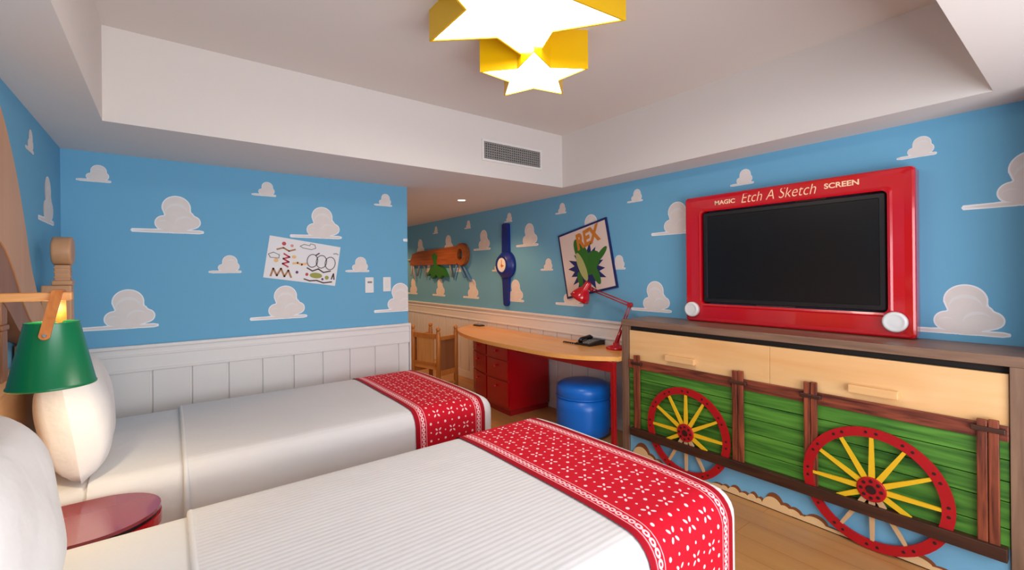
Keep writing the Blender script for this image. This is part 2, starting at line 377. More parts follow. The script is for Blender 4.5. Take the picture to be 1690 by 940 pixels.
# unseen pleated drape, added to shade the near end of the television wall
cu = MB(); pts = []
for i in range(49):
    t = i / 48; pts.append((2.93 + 0.07 * math.sin(t * 2 * PI * 8), -0.92 + 1.07 * t))
P = [[Vector((x, y, z)) for (x, y) in pts] for z in (0.02, 0.7, 1.4, 2.16)]
cu.grid(P, M['added_curtain']); cu.grid([[p + Vector((0.012, 0, 0)) for p in row][::-1] for row in P], M['added_curtain'])
tag(obj('added_curtain', cu), 'unseen grey pleated drape added to shade the television wall', 'added_curtain')

# wainscot: boards, band and cap rail
def wainscot(wall, a0, a1, joints, axis, face):
    # axis 'x': wall_back (face = y of the wall, boards stand in front of it); axis 'y': television wall
    sgn = -1
    def bx(mb, u0, u1, d0, d1, z0, z1, bev=0.0):
        if axis == 'x': mb.box(u0, u1, face - d1, face - d0, z0, z1, M['white_wood'], bev)
        else: mb.box(face - d1, face - d0, u0, u1, z0, z1, M['white_wood'], bev)
    js = [a0] + [j for j in joints if a0 < j < a1] + [a1]
    first = None
    for i in range(len(js) - 1):
        wdt = js[i + 1] - js[i]
        mb = MB(); bx(mb, js[i] + 0.007, js[i + 1] - 0.007, 0.0, 0.016, 0.1, 0.80, 0.004)
        obj('plank', mb, wall)
    mb = MB(); bx(mb, a0, a1, 0, 0.002, 0.1, 0.8); o = obj('groove_backing', mb, wall)
    mb = MB(); bx(mb, a0, a1, 0, 0.018, 0.80, ZW - 0.02); bx(mb, a0, a1, 0, 0.026, 0.785, 0.803, 0.004); bx(mb, a0, a1, 0, 0.024, 0.885, 0.90, 0.004); obj('band', mb, wall)
    mb = MB(); bx(mb, a0, a1, 0, 0.034, ZW - 0.024, ZW, 0.006); obj('cap_rail', mb, wall)
    return o
wainscot(wall_back, XL, XC, [-0.309 + 0.2125 * k for k in range(-1, 10)], 'x', YB)
wainscot(wall_right, 2.27, YE, [2.33 + 0.2125 * k for k in range(0, 27)], 'y', XR)
struct('baseboard_back', MB().box(XL, XC, YB - 0.018, YB, 0, 0.1, M['white_wood'], 0.004))
struct('baseboard_right', MB().box(XR - 0.018, XR, 2.27, YE, 0, 0.1, M['white_wood'], 0.004))
struct('trim_1', MB().box(XC, XC + 0.012, YB - 0.034, YB + 0.12, 0, ZW, M['white_wood'], 0.003))

# clouds printed on the wallpaper
def cloud_outline(circ, bar, shrink=0.0, n=120):
    cx, cy = 0.60, bar[3] * 0.5
    pts = []
    shapes = [(x, y, r - shrink) for x, y, r in circ]
    hr = bar[3] / 2 - shrink
    k = 26
    for i in range(k): shapes.append((bar[0] + hr + shrink + (bar[1] - bar[0] - 2 * hr - 2 * shrink) * i / (k - 1), bar[3] / 2, hr))
    for i in range(n):
        t = 2 * PI * i / n; dx, dy = math.cos(t), math.sin(t); best = 0.005
        for x, y, r in shapes:
            if r <= 0: continue
            b = (x - cx) * dx + (y - cy) * dy; d2 = (x - cx) ** 2 + (y - cy) ** 2 - b * b
            if d2 < r * r: best = max(best, b + math.sqrt(r * r - d2))
        y = cy + dy * best
        if y < 0 and dy < 0: best *= cy / (cy - y) if cy - y > 0 else 1; y = 0
        pts.append((cx + dx * best, max(y, 0.0)))
    return pts
LARGE = ([(0.61, 0.435, 0.205), (0.44, 0.17, 0.13), (0.84, 0.20, 0.115), (0.62, 0.20, 0.21), (0.74, 0.27, 0.13)], (0.0, 1.0, 0, 0.07))
SMALL = ([(0.64, 0.415, 0.235), (0.40, 0.20, 0.125), (0.62, 0.22, 0.25), (0.78, 0.24, 0.16)], (0.0, 1.0, 0, 0.10))
def arc2(cx, cy, r, t0, t1, w, n=10):
    a = [(cx + r * math.cos(t0 + (t1 - t0) * i / n), cy + r * math.sin(t0 + (t1 - t0) * i / n)) for i in range(n + 1)]
    b = [(cx + (r - w * math.sin(PI * i / n)) * math.cos(t0 + (t1 - t0) * i / n), cy + (r - w * math.sin(PI * i / n)) * math.sin(t0 + (t1 - t0) * i / n)) for i in range(n, -1, -1)]
    return a + b[1:-1]
def flat(mb, pts, o, ax, ay, d, m):
    o = Vector(o); n = Vector(ax).cross(Vector(ay))
    mb.add([o + ax * p[0] + ay * p[1] + n * d for p in pts], [tuple(range(len(pts)))], m); return mb
def cloud_mesh(spec, w, h, ax, ay, large):
    top = max(y + r for x, y, r in spec[0]); ky = h / (w * top)
    mb = MB(); Z = (0, 0, 0); sc = lambda pts: [(p[0] * w, p[1] * w * ky) for p in pts]
    flat(mb, sc(cloud_outline(*spec)), Z, ax, ay, 0.001, M['cloud_edge'])
    flat(mb, sc(cloud_outline(*spec, shrink=0.017)), Z, ax, ay, 0.0018, M['cloud_fill'])
    if large:
        flat(mb, sc(arc2(0.61, 0.36, 0.155, PI * 0.0, PI * 1.05, 0.05)), Z, ax, ay, 0.0024, M['cloud_mid'])
        flat(mb, sc(arc2(0.72, 0.17, 0.135, PI * 0.15, PI * 1.05, 0.04)), Z, ax, ay, 0.0024, M['cloud_mid'])
        flat(mb, sc(arc2(0.43, 0.13, 0.09, PI * 0.2, PI * 0.9, 0.02)), Z, ax, ay, 0.0024, M['cloud_mid'])
    else:
        flat(mb, sc(arc2(0.66, 0.36, 0.15, PI * 0.05, PI * 0.95, 0.04)), Z, ax, ay, 0.0024, M['cloud_mid'])
    return mb.mesh('cloud_print')
rows = {'A': (SMALL, 0.163, 0.108, False), 'B': (LARGE, 0.392, 0.254, True), 'C': (SMALL, 0.200, 0.128, False), 'D': (LARGE, 0.395, 0.254, True)}
ZR = {'A': 1.988, 'B': 1.686, 'C': 1.416, 'D': 1.064}
def clouds(wall, ax, place, starts):
    for k, us in starts.items():
        me = cloud_mesh(*rows[k][:3], ax, UZ, rows[k][3])
        for u in us:
            o = bpy.data.objects.new('cloud_print', me); C.objects.link(o); o.parent = wall; o.location = place(u, ZR[k])
clouds(wall_back, BX, lambda u, z: Vector((u, YB, z)), {'A': [-0.447, 0.487, 1.404], 'B': [-0.195, 0.741], 'C': [0.220, 1.158], 'D': [-0.450, 0.467]})
clouds(wall_right, RY, lambda u, z: Vector((XR, u, z)), {
    'A': [-0.23, 0.68, 1.596, 2.497, 3.41, 4.30, 5.20, 6.11], 'B': [-0.47, 0.43, 1.35, 2.256, 3.16, 4.07, 4.975, 5.88, 6.78],
    'C': [-0.03, 0.89, 1.80, 2.72, 3.65, 4.56, 5.46, 6.38], 'D': [-0.28, 0.66, 1.56, 2.465, 3.42, 4.33, 5.25, 6.14, 7.05]})
clouds(wall_left, LY, lambda u, z: Vector((XL, u, z)), {'A': [0.19, 1.11, 2.03, 2.955], 'B': [0.43, 1.35, 2.27, 3.19], 'C': [-0.10, 0.82], 'D': [-0.35, 0.55]})
# the clouds cut by wall corners: printed up to the edge
def cut_cloud(wall, ax, o, key, umax):
    spec, wd, h, lg = rows[key]; me = cloud_mesh(spec, wd, h, ax, UZ, lg)
    bm = bmesh.new(); bm.from_mesh(me)
    bmesh.ops.bisect_plane(bm, geom=bm.verts[:] + bm.edges[:] + bm.faces[:], plane_co=ax * umax, plane_no=ax, clear_outer=True)
    bm.to_mesh(me); bm.free()
    ob = bpy.data.objects.new('cloud_print', me); C.objects.link(ob); ob.parent = wall; ob.location = o
cut_cloud(wall_back, BX, Vector((1.394, YB, ZR['D'])), 'D', XC - 1.394)
cut_cloud(wall_back, BX, Vector((1.665, YB, ZR['B'])), 'B', XC - 1.665)

# ------------------------------------------------------------------ ceiling fittings
def star(c, R, r, rot):
    return [(c[0] + (R if i % 2 == 0 else r) * math.cos(rot + i * PI / 5), c[1] + (R if i % 2 == 0 else r) * math.sin(rot + i * PI / 5)) for i in range(10)]
lamp = thing('star_ceiling_lamp', (1.35, 1.65, ZT), 'yellow ceiling lamp of two overlapping glowing stars', 'lamp')
for (cc, R, r, rot, z0) in (((1.191, 1.4995), 0.478, 0.228, math.radians(42.3), 2.50), ((1.578, 1.860), 0.296, 0.146, math.radians(14.3), 2.45)):
    o = star(cc, R, r, rot); ins = star(cc, R * 0.955, r * 0.955, rot)
    mb = MB(); n = 10
    vs = [(x, y, ZT) for x, y in o] + [(x, y, z0) for x, y in o] + [(x, y, z0) for x, y in ins] + [(x, y, z0 + 0.012) for x, y in ins]
    fs = []
    for i in range(n):
        j = (i + 1) % n
        for q in range(3): fs.append((q * n + i, q * n + j, (q + 1) * n + j, (q + 1) * n + i))
    mb.add(vs, fs, M['lampyellow'])
    sh = obj('star_shade', mb, lamp)
    mb = MB(); mb.add([(x, y, z0 + 0.006) for x, y in star(cc, R * 0.956, r * 0.956, rot)], [tuple(range(9, -1, -1))], M['diffuser'])
    obj('diffuser', mb, sh)

dl_lab = ['round recessed downlight in the corridor ceiling nearest the bedroom', 'second recessed downlight, unseen, added to light the corridor', 'third recessed downlight, unseen, added to light the corridor end']
for i, y in enumerate((4.13, 5.6, 7.1)):  # only the first is in view; the others are added for light
    t = thing('downlight', (2.482, y, ZS), dl_lab[i], 'lamp', 'corridor downlights')
    obj('trim_ring', MB().lathe([(0.038, 0.004), (0.042, -0.004), (0.052, -0.004), (0.055, 0)], (2.482, y, ZS), (0, 0, 1), M['white_wood'], 24, False, False), t)
    obj('lens', MB().lathe([(0.04, 0.0), (0.04, -0.002)], (2.482, y, ZS), (0, 0, 1), M['downlight'], 24), t)
    point('downlight_lamp', (2.482, y, ZS - 0.05), 22, (1.0, 0.52, 0.22), 0.05, spot=2.4)

v = thing('air_vent', (2.31, TY1, 2.39), 'grey grille air vent in the white ceiling recess', 'vent')
vx0, vx1, vz0, vz1 = 2.015, 2.607, 2.318, 2.455
obj('backing', MB().box(vx0, vx1, TY1 - 0.003, TY1 - 0.0005, vz0, vz1, M['black']), v)
mb = MB()
for k in range(27):
    x = vx0 + (vx1 - vx0) * (k + 0.5) / 27; mb.box(x - 0.006, x + 0.006, TY1 - 0.010, TY1 - 0.003, vz0, vz1, M['ventgrey'])
for k in range(7):
    z = vz0 + (vz1 - vz0) * (k + 0.5) / 7; mb.box(vx0, vx1, TY1 - 0.013, TY1 - 0.010, z - 0.0045, z + 0.0045, M['ventgrey'])
obj('grille', mb, v, kind='stuff')
mb = MB()
for a in ((vx0 - 0.018, vx0, vz0 - 0.018, vz1 + 0.018), (vx1, vx1 + 0.018, vz0 - 0.018, vz1 + 0.018), (vx0, vx1, vz0 - 0.018, vz0), (vx0, vx1, vz1, vz1 + 0.018)): mb.box(a[0], a[1], TY1 - 0.012, TY1, a[2], a[3], M['white_wood'])
obj('frame', mb, v)

# ------------------------------------------------------------------ beds
def drape(x0, x1, y0, y1, zt, zb, r, lift=0.0, xs=None, n=60, wob=0.006, seed=0, foot=True):
    # cloth over a box whose outside is y0..y1, foot at x1; returns a point function of path coordinates (a along x, b along y)
    ix1, iy0, iy1 = x1 - r, y0 + r, y1 - r
    drop = zt - zb; arc = r * PI / 2
    def f(a, b):
        dx = max(a - ix1, 0) if foot else 0
        dy = b - iy1 if b > iy1 else (b - iy0 if b < iy0 else 0)
        e = math.hypot(dx, dy); px, py = min(a, ix1) if foot else a, min(max(b, iy0), iy1)
        crown = 0.018 * (1 - min(abs((py - (y0 + y1) / 2) / ((y1 - y0) / 2)), 1) ** 4)
        if e < 1e-9: return Vector((px, py, zt + lift + crown + wob * 0.5 * math.sin(3.1 * px + seed) * math.sin(4.3 * py + seed)))
        ux, uy = dx / e, dy / e; rr = r + lift
        if e < arc: h, d = rr * math.sin(e / r), rr * (1 - math.cos(e / r))
        else: h, d = rr + 0.02 * (e - arc), rr + (e - arc)
        h += wob * math.sin(7 * (px + py) + seed) * min(d / 0.3, 1)
        return Vector((px + ux * h, py + uy * h, zt + lift + crown * max(0, 1 - d / r) - d))
    return f, iy0, iy1, ix1, arc, drop
def drape_grid(fn, a_vals, b_vals): return [[fn(a, b) for b in b_vals] for a in a_vals]
def vals(lo, hi, n): return [lo + (hi - lo) * i / n for i in range(n + 1)]

def bed(y0, y1, seed, lab, where):
    XF = 1.66
    t = thing('twin_bed', (0.6, (y0 + y1) / 2, 0), lab, 'bed', 'twin beds')
    obj('bed_base', MB().box(-0.47, XF - 0.10, y0 + 0.10, y1 - 0.10, 0.0, 0.28, M['oak_dark'], 0.01), t)
    f, iy0, iy1, ix1, arc, drop = drape(0, XF - 0.05, y0 + 0.03, y1 - 0.03, 0.575, 0.285, 0.07, seed=seed)
    hang = 0.575 - 0.29 - 0.07 + arc
    mb = MB(); mb.grid(drape_grid(f, vals(-0.47, 1.54 + hang, 50), [iy0 - hang] + vals(iy0 - hang + 0.05, iy1 + hang - 0.05, 50) + [iy1 + hang]), M['linen'])
    mb.box(-0.47, XF - 0.13, y0 + 0.06, y1 - 0.06, 0.285, 0.55, M['linen'])
    obj('mattress', mb, t)
    # duvet from the turned-down fold to the foot
    f, iy0, iy1, ix1, arc, drop = drape(0, XF, y0, y1, 0.60, 0.12, 0.085, seed=seed)
    hang = 0.60 - 0.12 - 0.085 + arc
    a = vals(0.05, ix1, 60) + vals(ix1, ix1 + hang, 24)[1:]; b = vals(iy0 - hang, iy0, 22) + vals(iy0, iy1, 40)[1:] + vals(iy1, iy1 + hang, 22)[1:]
    P = drape_grid(f, a, b)
    mb = MB(); mb.grid(P, M['duvet'])
    d = obj('duvet', mb); tag(d, 'white ribbed duvet spread over the ' + where, 'duvet', 'duvets')
    # folded edge roll where the duvet starts
    mb = MB(); mb.tube([f(0.052, q) + Vector((0, 0, -0.009)) for q in b], 0.011, M['linen'], 8); obj('fold_edge', mb, d)
    # turned-down band of sheet lying beside the fold
    g = drape(0, XF, y0 + 0.012, y1 - 0.012, 0.583, 0.12, 0.08, seed=seed, foot=False)
    hg = 0.30 + g[4]; mb = MB(); mb.grid(drape_grid(g[0], vals(-0.26, 0.06, 10), vals(g[1] - hg, g[2] + hg, 70)), M['linen']); obj('sheet_turndown', mb, d)
    # red runner across the foot
    f2 = drape(0, XF, y0, y1, 0.60, 0.12, 0.085, lift=0.006, seed=seed)[0]
    W = 0.47; av = vals(1.10, 1.10 + W, 24); bv = vals(iy0 - 0.40, iy0, 20) + vals(iy0, iy1, 40)[1:] + vals(iy1, iy1 + 0.40, 20)[1:]
    # the runner keeps clear of the rounded foot: it follows the side drape only
    f3, *_ = drape(0, XF + 5, y0, y1, 0.60, 0.12, 0.085, lift=0.006, seed=seed)
    def fr(a, b_):
        p = f3(a, b_); 
        if a > ix1:                                            # dip slightly with the duvet's rounded foot edge
            e = a - ix1; p.z -= 0.085 * (1 - math.cos(min(e / 0.085, PI / 2)))
        return p
    P = drape_grid(fr, av, bv); mb = MB(); mb.grid(P, M['bandana'])
    lo = [[p + Vector((0, 0, -0.004)) for p in row] for row in P]
    rn = obj('bed_runner', mb); me = rn.data; uvl = me.uv_layers.new(name='UVMap'); nj = len(bv)
    for lp in me.loops:
        i, j = divmod(lp.vertex_index, nj); uvl.data[lp.index].uv = (bv[j] - iy0 + 2.0, av[i] - 1.10)
    tag(rn, 'red bandana print runner with white flowers laid across the foot of the ' + where, 'bed runner', 'bed runners')
    return t
bed(0.80, 1.945, 0.4, 'white-made twin bed nearest the camera', 'near twin bed')
bed(2.36, 3.50, 1.7, 'white-made twin bed beside the panelled wall', 'far twin bed')

def pillow(cx, cy, cz, wd, ht, th, tilt, lab, seed):
    rnd = random.Random(seed); N = 26; ph = rnd.random() * 6
    R = Matrix.Rotation(tilt, 3, 'Y')
    mb = MB()
    def surf(side):
        P = []
        for i in range(N + 1):
            row = []
            for j in range(N + 1):
                u, v_ = -1 + 2 * i / N, -1 + 2 * j / N
                t = max(0, (1 - abs(u) ** 5)) ** 0.5 * max(0, (1 - abs(v_) ** 3.4)) ** 0.5
                pin = 1 - 0.07 * (1 - abs(u) ** 2) * (abs(v_) ** 6); pin2 = 1 - 0.07 * (1 - abs(v_) ** 2) * (abs(u) ** 6)
                wr = 1 + 0.05 * math.sin(5 * u + ph) * math.sin(4 * v_ + 2 * ph)
                p = Vector((side * th / 2 * t * wr, u * wd / 2 * pin2, v_ * ht / 2 * pin))
                p.x += 0.012 * math.sin(2.5 * u + ph)
                row.append(R @ p + Vector((cx, cy, cz)))
            P.append(row)
        return P
    mb.grid(surf(1), M['pillow']); mb.grid([r[::-1] for r in surf(-1)], M['pillow'])
    o = obj('pillow', mb); tag(o, lab, 'pillow', 'white pillows')
    return o
pillow(-0.318, 2.725, 0.822, 0.66, 0.45, 0.225, math.radians(-8), 'plump white pillow on the far bed, below the green lampshade', 5)
pillow(-0.334, 1.49, 0.822, 0.62, 0.45, 0.20, math.radians(-10), 'big white pillow on the near bed at the left edge', 8)

# ------------------------------------------------------------------ headboard across both beds
hb = thing('headboard', (-0.48, 2.13, 0), 'brown wooden headboard with tall open arch against the blue wall', 'headboard')
YM = 2.13
outer = [(2.13, 2.035), (2.22, 2.015), (2.29, 1.975), (2.385, 1.89), (2.50, 1.755), (2.605, 1.59), (2.68, 1.445), (2.80, 1.315), (2.95, 1.225), (3.10, 1.19)]
inner = [(2.13, 1.555), (2.263, 1.525), (2.37, 1.475), (2.47, 1.39), (2.56, 1.30), (2.68, 1.215), (2.85, 1.14), (3.10, 1.09)]
def mir(p): return [(2 * YM - y, z) for y, z in p[::-1]][:-1] + p
def smooth_curve(p, k=3):
    for _ in range(2):
        q = [p[0]]
        for a, b in zip(p, p[1:]): q += [(a[0] * .75 + b[0] * .25, a[1] * .75 + b[1] * .25), (a[0] * .25 + b[0] * .75, a[1] * .25 + b[1] * .75)]
        p = q + [p[-1]]
    return p
def arch_band(po, pi_, x0, x1, m):
    n = 60
    def rs(p):
        L = [0]
        for a, b in zip(p, p[1:]): L.append(L[-1] + math.dist(a, b))
        out = []; k = 0
        for i in range(n + 1):
            s = L[-1] * i / n
            while k < len(L) - 2 and L[k + 1] < s: k += 1
            t = (s - L[k]) / max(L[k + 1] - L[k], 1e-9); out.append((p[k][0] + (p[k + 1][0] - p[k][0]) * t, p[k][1] + (p[k + 1][1] - p[k][1]) * t))
        return out
    a, b = rs(smooth_curve(mir(po))), rs(smooth_curve(mir(pi_)))
    mb = MB()
    for q in range(n):
        A0, A1, B0, B1 = a[q], a[q + 1], b[q], b[q + 1]
        vs = [(x0, *A0), (x0, *A1), (x0, *B1), (x0, *B0), (x1, *A0), (x1, *A1), (x1, *B1), (x1, *B0)]
        fs = [(0, 1, 2, 3), (7, 6, 5, 4), (0, 4, 5, 1), (3, 2, 6, 7)]
        if q == 0: fs.append((0, 3, 7, 4))
        if q == n - 1: fs.append((1, 5, 6, 2))
        mb.add(vs, fs, m)
    return mb
obj('arch', arch_band(outer, inner, -0.508, -0.452, M['pine_v']), hb)
inn2 = [(y, z - (0.19 if y < 2.4 else 0.17 if y < 2.5 else 0.13 if y < 2.6 else 0.08 if y < 2.7 else 0.04)) for y, z in inner]
obj('inner_arch', arch_band(inner, inn2, -0.508, -0.456, M['oak_dark']), hb, label='darker recessed inner arch')
mb = MB().box(-0.509, -0.488, 1.10, 3.16, 0.0, 1.0, M['pine']); mb.box(-0.510, -0.480, 1.10, 3.16, 0.97, 1.04, M['pine'], 0.006)
obj('lower_panel', mb, hb)
for y in (1.53, 1.93, 2.33, 2.73):
    top = 1.33 if abs(y - YM) < 0.3 else 1.12
    mb = MB().box(-0.506, -0.458, y - 0.034, y + 0.034, 1.035, min(1.215, top), M['oak_dark'], 0.004)
    if top > 1.24: mb.box(-0.508, -0.454, y - 0.040, y + 0.040, 1.215, 1.235, M['oak_dark'], 0.005)
    if top > 1.24: mb.box(-0.506, -0.458, y - 0.034, y + 0.034, 1.235, top, M['oak_dark'], 0.004)
    obj('spindle', mb, hb)
for y in (1.12, 3.14):
    mb = MB(); X0, X1 = -0.453, -0.385
    mb.box(X0 - 0.04, X1, y - 0.038, y + 0.038, 0.66, 1.36, M['pine_v'], 0.006)
    mb.box(X0 - 0.004, X1 + 0.004, y - 0.045, y + 0.045, 1.36, 1.385, M['pine_v'], 0.008)
    mb.box(X0 + 0.006, X1 - 0.006, y - 0.03, y + 0.03, 1.38, 1.46, M['pine_v'], 0.004)
    for z in (1.40, 1.425, 1.447): mb.box(X0 + 0.004, X1 - 0.004, y - 0.033, y + 0.036, z - 0.004, z + 0.004, M['pine_v'], 0.002)
    p = obj('post', mb, hb)
    obj('rounded_cap', MB().lathe([(0.062, -0.037), (0.069, -0.033), (0.070, -0.025), (0.070, 0.025), (0.069, 0.033), (0.062, 0.037)], ((X0 + X1) / 2, y, 1.53), (1, 0, 0), M['pine_v'], 24), p)

# ------------------------------------------------------------------ bucket lamp between the beds
YLP, XLP = 2.10, -0.307
bl = thing('bucket_lamp', (XLP, YLP, 1.337), 'green bucket lampshade hanging from a wooden bar between the beds', 'lamp')
obj('bar', MB().box(-0.508, -0.258, YLP - 0.018, YLP + 0.018, 1.323, 1.351, M['bar'], 0.004), bl)
mb = MB(); seg = 48
mb.lathe([(0.1065, 1.043), (0.1085, 1.045), (0.1085, 1.050), (0.1055, 1.053), (0.0665, 1.250), (0.0668, 1.253), (0.0640, 1.253), (0.0640, 1.250), (0.1030, 1.050), (0.1065, 1.043)], (XLP, YLP, 0), (0, 0, 1), M['bucket'], seg, False, False)
sh = obj('shade', mb, bl)
obj('crown_disc', MB().lathe([(0.0635, 1.235), (0.0640, 1.240)], (XLP, YLP, 0), (0, 0, 1), M['bucket'], 32), sh)
for s_ in (-1, 1):
    mb = MB()
    y1 = YLP + s_ * 0.022; y2 = YLP + s_ * 0.0755; z1, z2 = 1.352, 1.214
    a = Vector((XLP + 0.016, y1, z1)); b = Vector((XLP - 0.006 if s_ < 0 else XLP + 0.012, y2, z2)); d = (b - a); ax = Vector((0.0135, 0, 0)); nn = Vector((0, s_ * 0.007, 0.003))
    vs = []
    for p in (a, b):
        for q in (-1, 1): vs += [p + ax * q, p + ax * q + nn]
    mb.add(vs, [(0, 2, 3, 1), (4, 5, 7, 6), (0, 1, 5, 4), (2, 6, 7, 3), (1, 3, 7, 5), (0, 4, 6, 2)], M['handle'])
    mb.lathe([(0.0135, 0), (0.0135, 0.0075)], b, (0, s_, 0.35), M['handle'], 16)
    st = obj('handle_strap', mb, bl)
    obj('rivet', MB().lathe([(0.006, 0), (0.005, 0.003)], b + Vector((0, s_ * 0.008, 0.002)), (0, s_, 0.35), M['metal'], 12), st)
obj('handle_grip', MB().box(XLP + 0.0025, XLP + 0.0295, YLP - 0.029, YLP + 0.029, 1.351, 1.359, M['handle'], 0.003), bl)
obj('bulb', MB().ball((XLP, YLP, 1.15), 0.028, M['bulb']), bl)
point('bucket_lamp_light', (XLP, YLP, 1.10), 4.5, (1.0, 0.74, 0.50), 0.03)
point('bucket_lamp_uplight', (XLP, YLP + 0.02, 1.275), 0.35, (1.0, 0.66, 0.34), 0.015)

# ------------------------------------------------------------------ bedside table
bt = thing('bedside_table', (-0.25, 2.15, 0), 'round-ended glossy red bedside table between the two beds', 'table')
def dshape(x0, x1, y0, y1, n=20):
    r = (y1 - y0) / 2; cx = x1 - r * 1.1; cy = (y0 + y1) / 2
    return [(x0, y0)] + [(cx + 1.1 * r * math.cos(-PI / 2 + PI * i / n), cy + r * math.sin(-PI / 2 + PI * i / n)) for i in range(n + 1)] + [(x0, y1)]
OZ = lambda z: (0, 0, z)
X_, Y_ = Vector((1, 0, 0)), Vector((0, 1, 0))
obj('drum', MB().prism(dshape(-0.44, -0.04, 1.99, 2.325), OZ(0.0), X_, Y_, 0.49, M['red']), bt)
obj('red_band', MB().prism(dshape(-0.44, -0.028, 1.975, 2.338), OZ(0.49), X_, Y_, 0.038, M['red_gloss']), bt)
obj('black_band', MB().prism(dshape(-0.44, -0.036, 1.982, 2.331), OZ(0.528), X_, Y_, 0.014, M['black']), bt)
obj('table_top', MB().prism(dshape(-0.44, -0.030, 1.977, 2.336), OZ(0.542), X_, Y_, 0.012, mat('table_glass_pink_reflection', lin(150, 52, 64), 0.12, 0.6, coat=0.8)), bt)  # pink of a reflection is painted into the glass top

# ------------------------------------------------------------------ things on the wall beside the far bed
def frame2(o, ax, ay): return Vector(o), Vector(ax).normalized(), Vector(ay).normalized()
def ell(cx, cy, a, b, n=20, t=0.0): return [(cx + a * math.cos(2 * PI * i / n) * math.cos(t) - b * math.sin(2 * PI * i / n) * math.sin(t), cy + a * math.cos(2 * PI * i / n) * math.sin(t) + b * math.sin(2 * PI * i / n) * math.cos(t)) for i in range(n)]
def stroke(mb, pts, w, o, ax, ay, d, m):
    for a, b in zip(pts, pts[1:]):
        a, b = Vector(a), Vector(b); t = (b - a); L = t.length
        if L < 1e-6: continue
        t /= L; nn = Vector((-t.y, t.x)); e = t * w * 0.3
        flat(mb, [a - e - nn * w / 2, b + e - nn * w / 2, b + e + nn * w / 2, a - e + nn * w / 2], o, ax, ay, d, m)
dr = thing('crayon_drawing', (0.84, YB, 1.51), 'tilted white sheet with crayon scribbles on the blue wall', 'drawing')
ax = Vector((0.517, 0, -0.077)).normalized(); ay = Vector((0.077, 0, 0.517)).normalized()
o = Vector((0.557, YB - 0.001, 1.383)); PW, PH = 0.522, 0.318
obj('sheet', MB().prism([(0, 0), (PW, 0), (PW, PH), (0, PH)], o, ax, ay, 0.003, M['paper']), dr)
mb = MB(); d = 0.0042
def S(pts, w, m): stroke(mb, [(x * PW, y * PH) for x, y in pts], w, o, ax, ay, d, M[m])
def E(cx, cy, a, b, m, t=0.0, dd=0.0): flat(mb, ell(cx * PW, cy * PH, a * PW, b * PH, 20, t), o, ax, ay, 0.0036 + dd, M[m])
S([(0.42, .86), (.47, .92), (.55, .91), (.56, .96), (.62, .95), (.64, .87), (.58, .82), (.46, .83), (.42, .86)], 0.005, 'crayon_grey')
S([(0.02, .56), (.08, .62), (.16, .58), (.16, .50), (.05, .49), (.02, .56)], 0.005, 'crayon_grey')
S([(0.91, .80), (.95, .82), (.98, .80)], 0.006, 'crayon_grey')
# plain crayon scribbles in the sheet's colours
S([(0.12, .70), (.20, .76), (.28, .70), (.36, .76)], 0.012, 'crayon_brown')
E(.20, .86, .028, .045, 'crayon_red'); E(.31, .84, .022, .035, 'crayon_pink')
S([(0.22, .62), (.30, .56), (.22, .50), (.30, .44), (.22, .38), (.30, .32)], 0.012, 'crayon_red')
E(.36, .58, .03, .04, 'crayon_tan'); E(.13, .44, .03, .05, 'crayon_tan')
S([(0.09, .06), (.11, .24), (.17, .08), (.21, .26), (.27, .08), (.31, .24), (.36, .08)], 0.013, 'crayon_brown')
S([(0.36, .42), (.42, .45), (.48, .42), (.54, .46)], 0.016, 'crayon_tan'); E(.43, .22, .02, .035, 'crayon_plum')
for q in (0.0, .13, .26): S([(0.62 + q + .075 * math.cos(k * PI / 10), .55 + .5 * q * (.26 - q) + .16 * math.sin(k * PI / 10)) for k in range(21)], 0.0065, 'crayon_grey')
S([(0.56, .36), (.64, .30), (.72, .37), (.80, .30), (.90, .36)], 0.010, 'crayon_dark')
E(.70, .20, .09, .07, 'crayon_olive', 0.05); E(.86, .18, .03, .05, 'crayon_olive'); E(.57, .20, .022, .04, 'crayon_red'); E(.80, .13, .018, .03, 'crayon_plum')
S([(0.54, .08), (.62, .05), (.72, .08), (.82, .04), (.94, .09)], 0.010, 'crayon_dark'); S([(.93, .16), (.95, .30), (.97, .16)], 0.010, 'crayon_dark')
S([(0.66, .70), (.70, .76)], 0.010, 'crayon_plum')
obj('crayon_marks', mb, dr, kind='stuff')

for i, (x0, x1, z0, z1) in enumerate(((1.318, 1.392, 1.24, 1.372), (1.474, 1.545, 1.246, 1.372))):
    t = thing('wall_switch', ((x0 + x1) / 2, YB, (z0 + z1) / 2), ('white wall control plate with small dark display, left of the pair' if i == 0 else 'plain white wall switch plate next to the corridor corner'), 'switch')
    obj('plate', MB().box(x0, x1, YB - 0.012, YB, z0, z1, M['knob'], 0.004), t)
    if i == 0: obj('display', MB().box(x0 + 0.02, x1 - 0.016, YB - 0.0135, YB - 0.011, z0 + 0.082, z0 + 0.098, M['ventgrey']), t)
    else: obj('rocker', MB().box(x0 + 0.02, x1 - 0.02, YB - 0.016, YB - 0.011, z0 + 0.03, z1 - 0.03, M['white_wood'], 0.002), t)

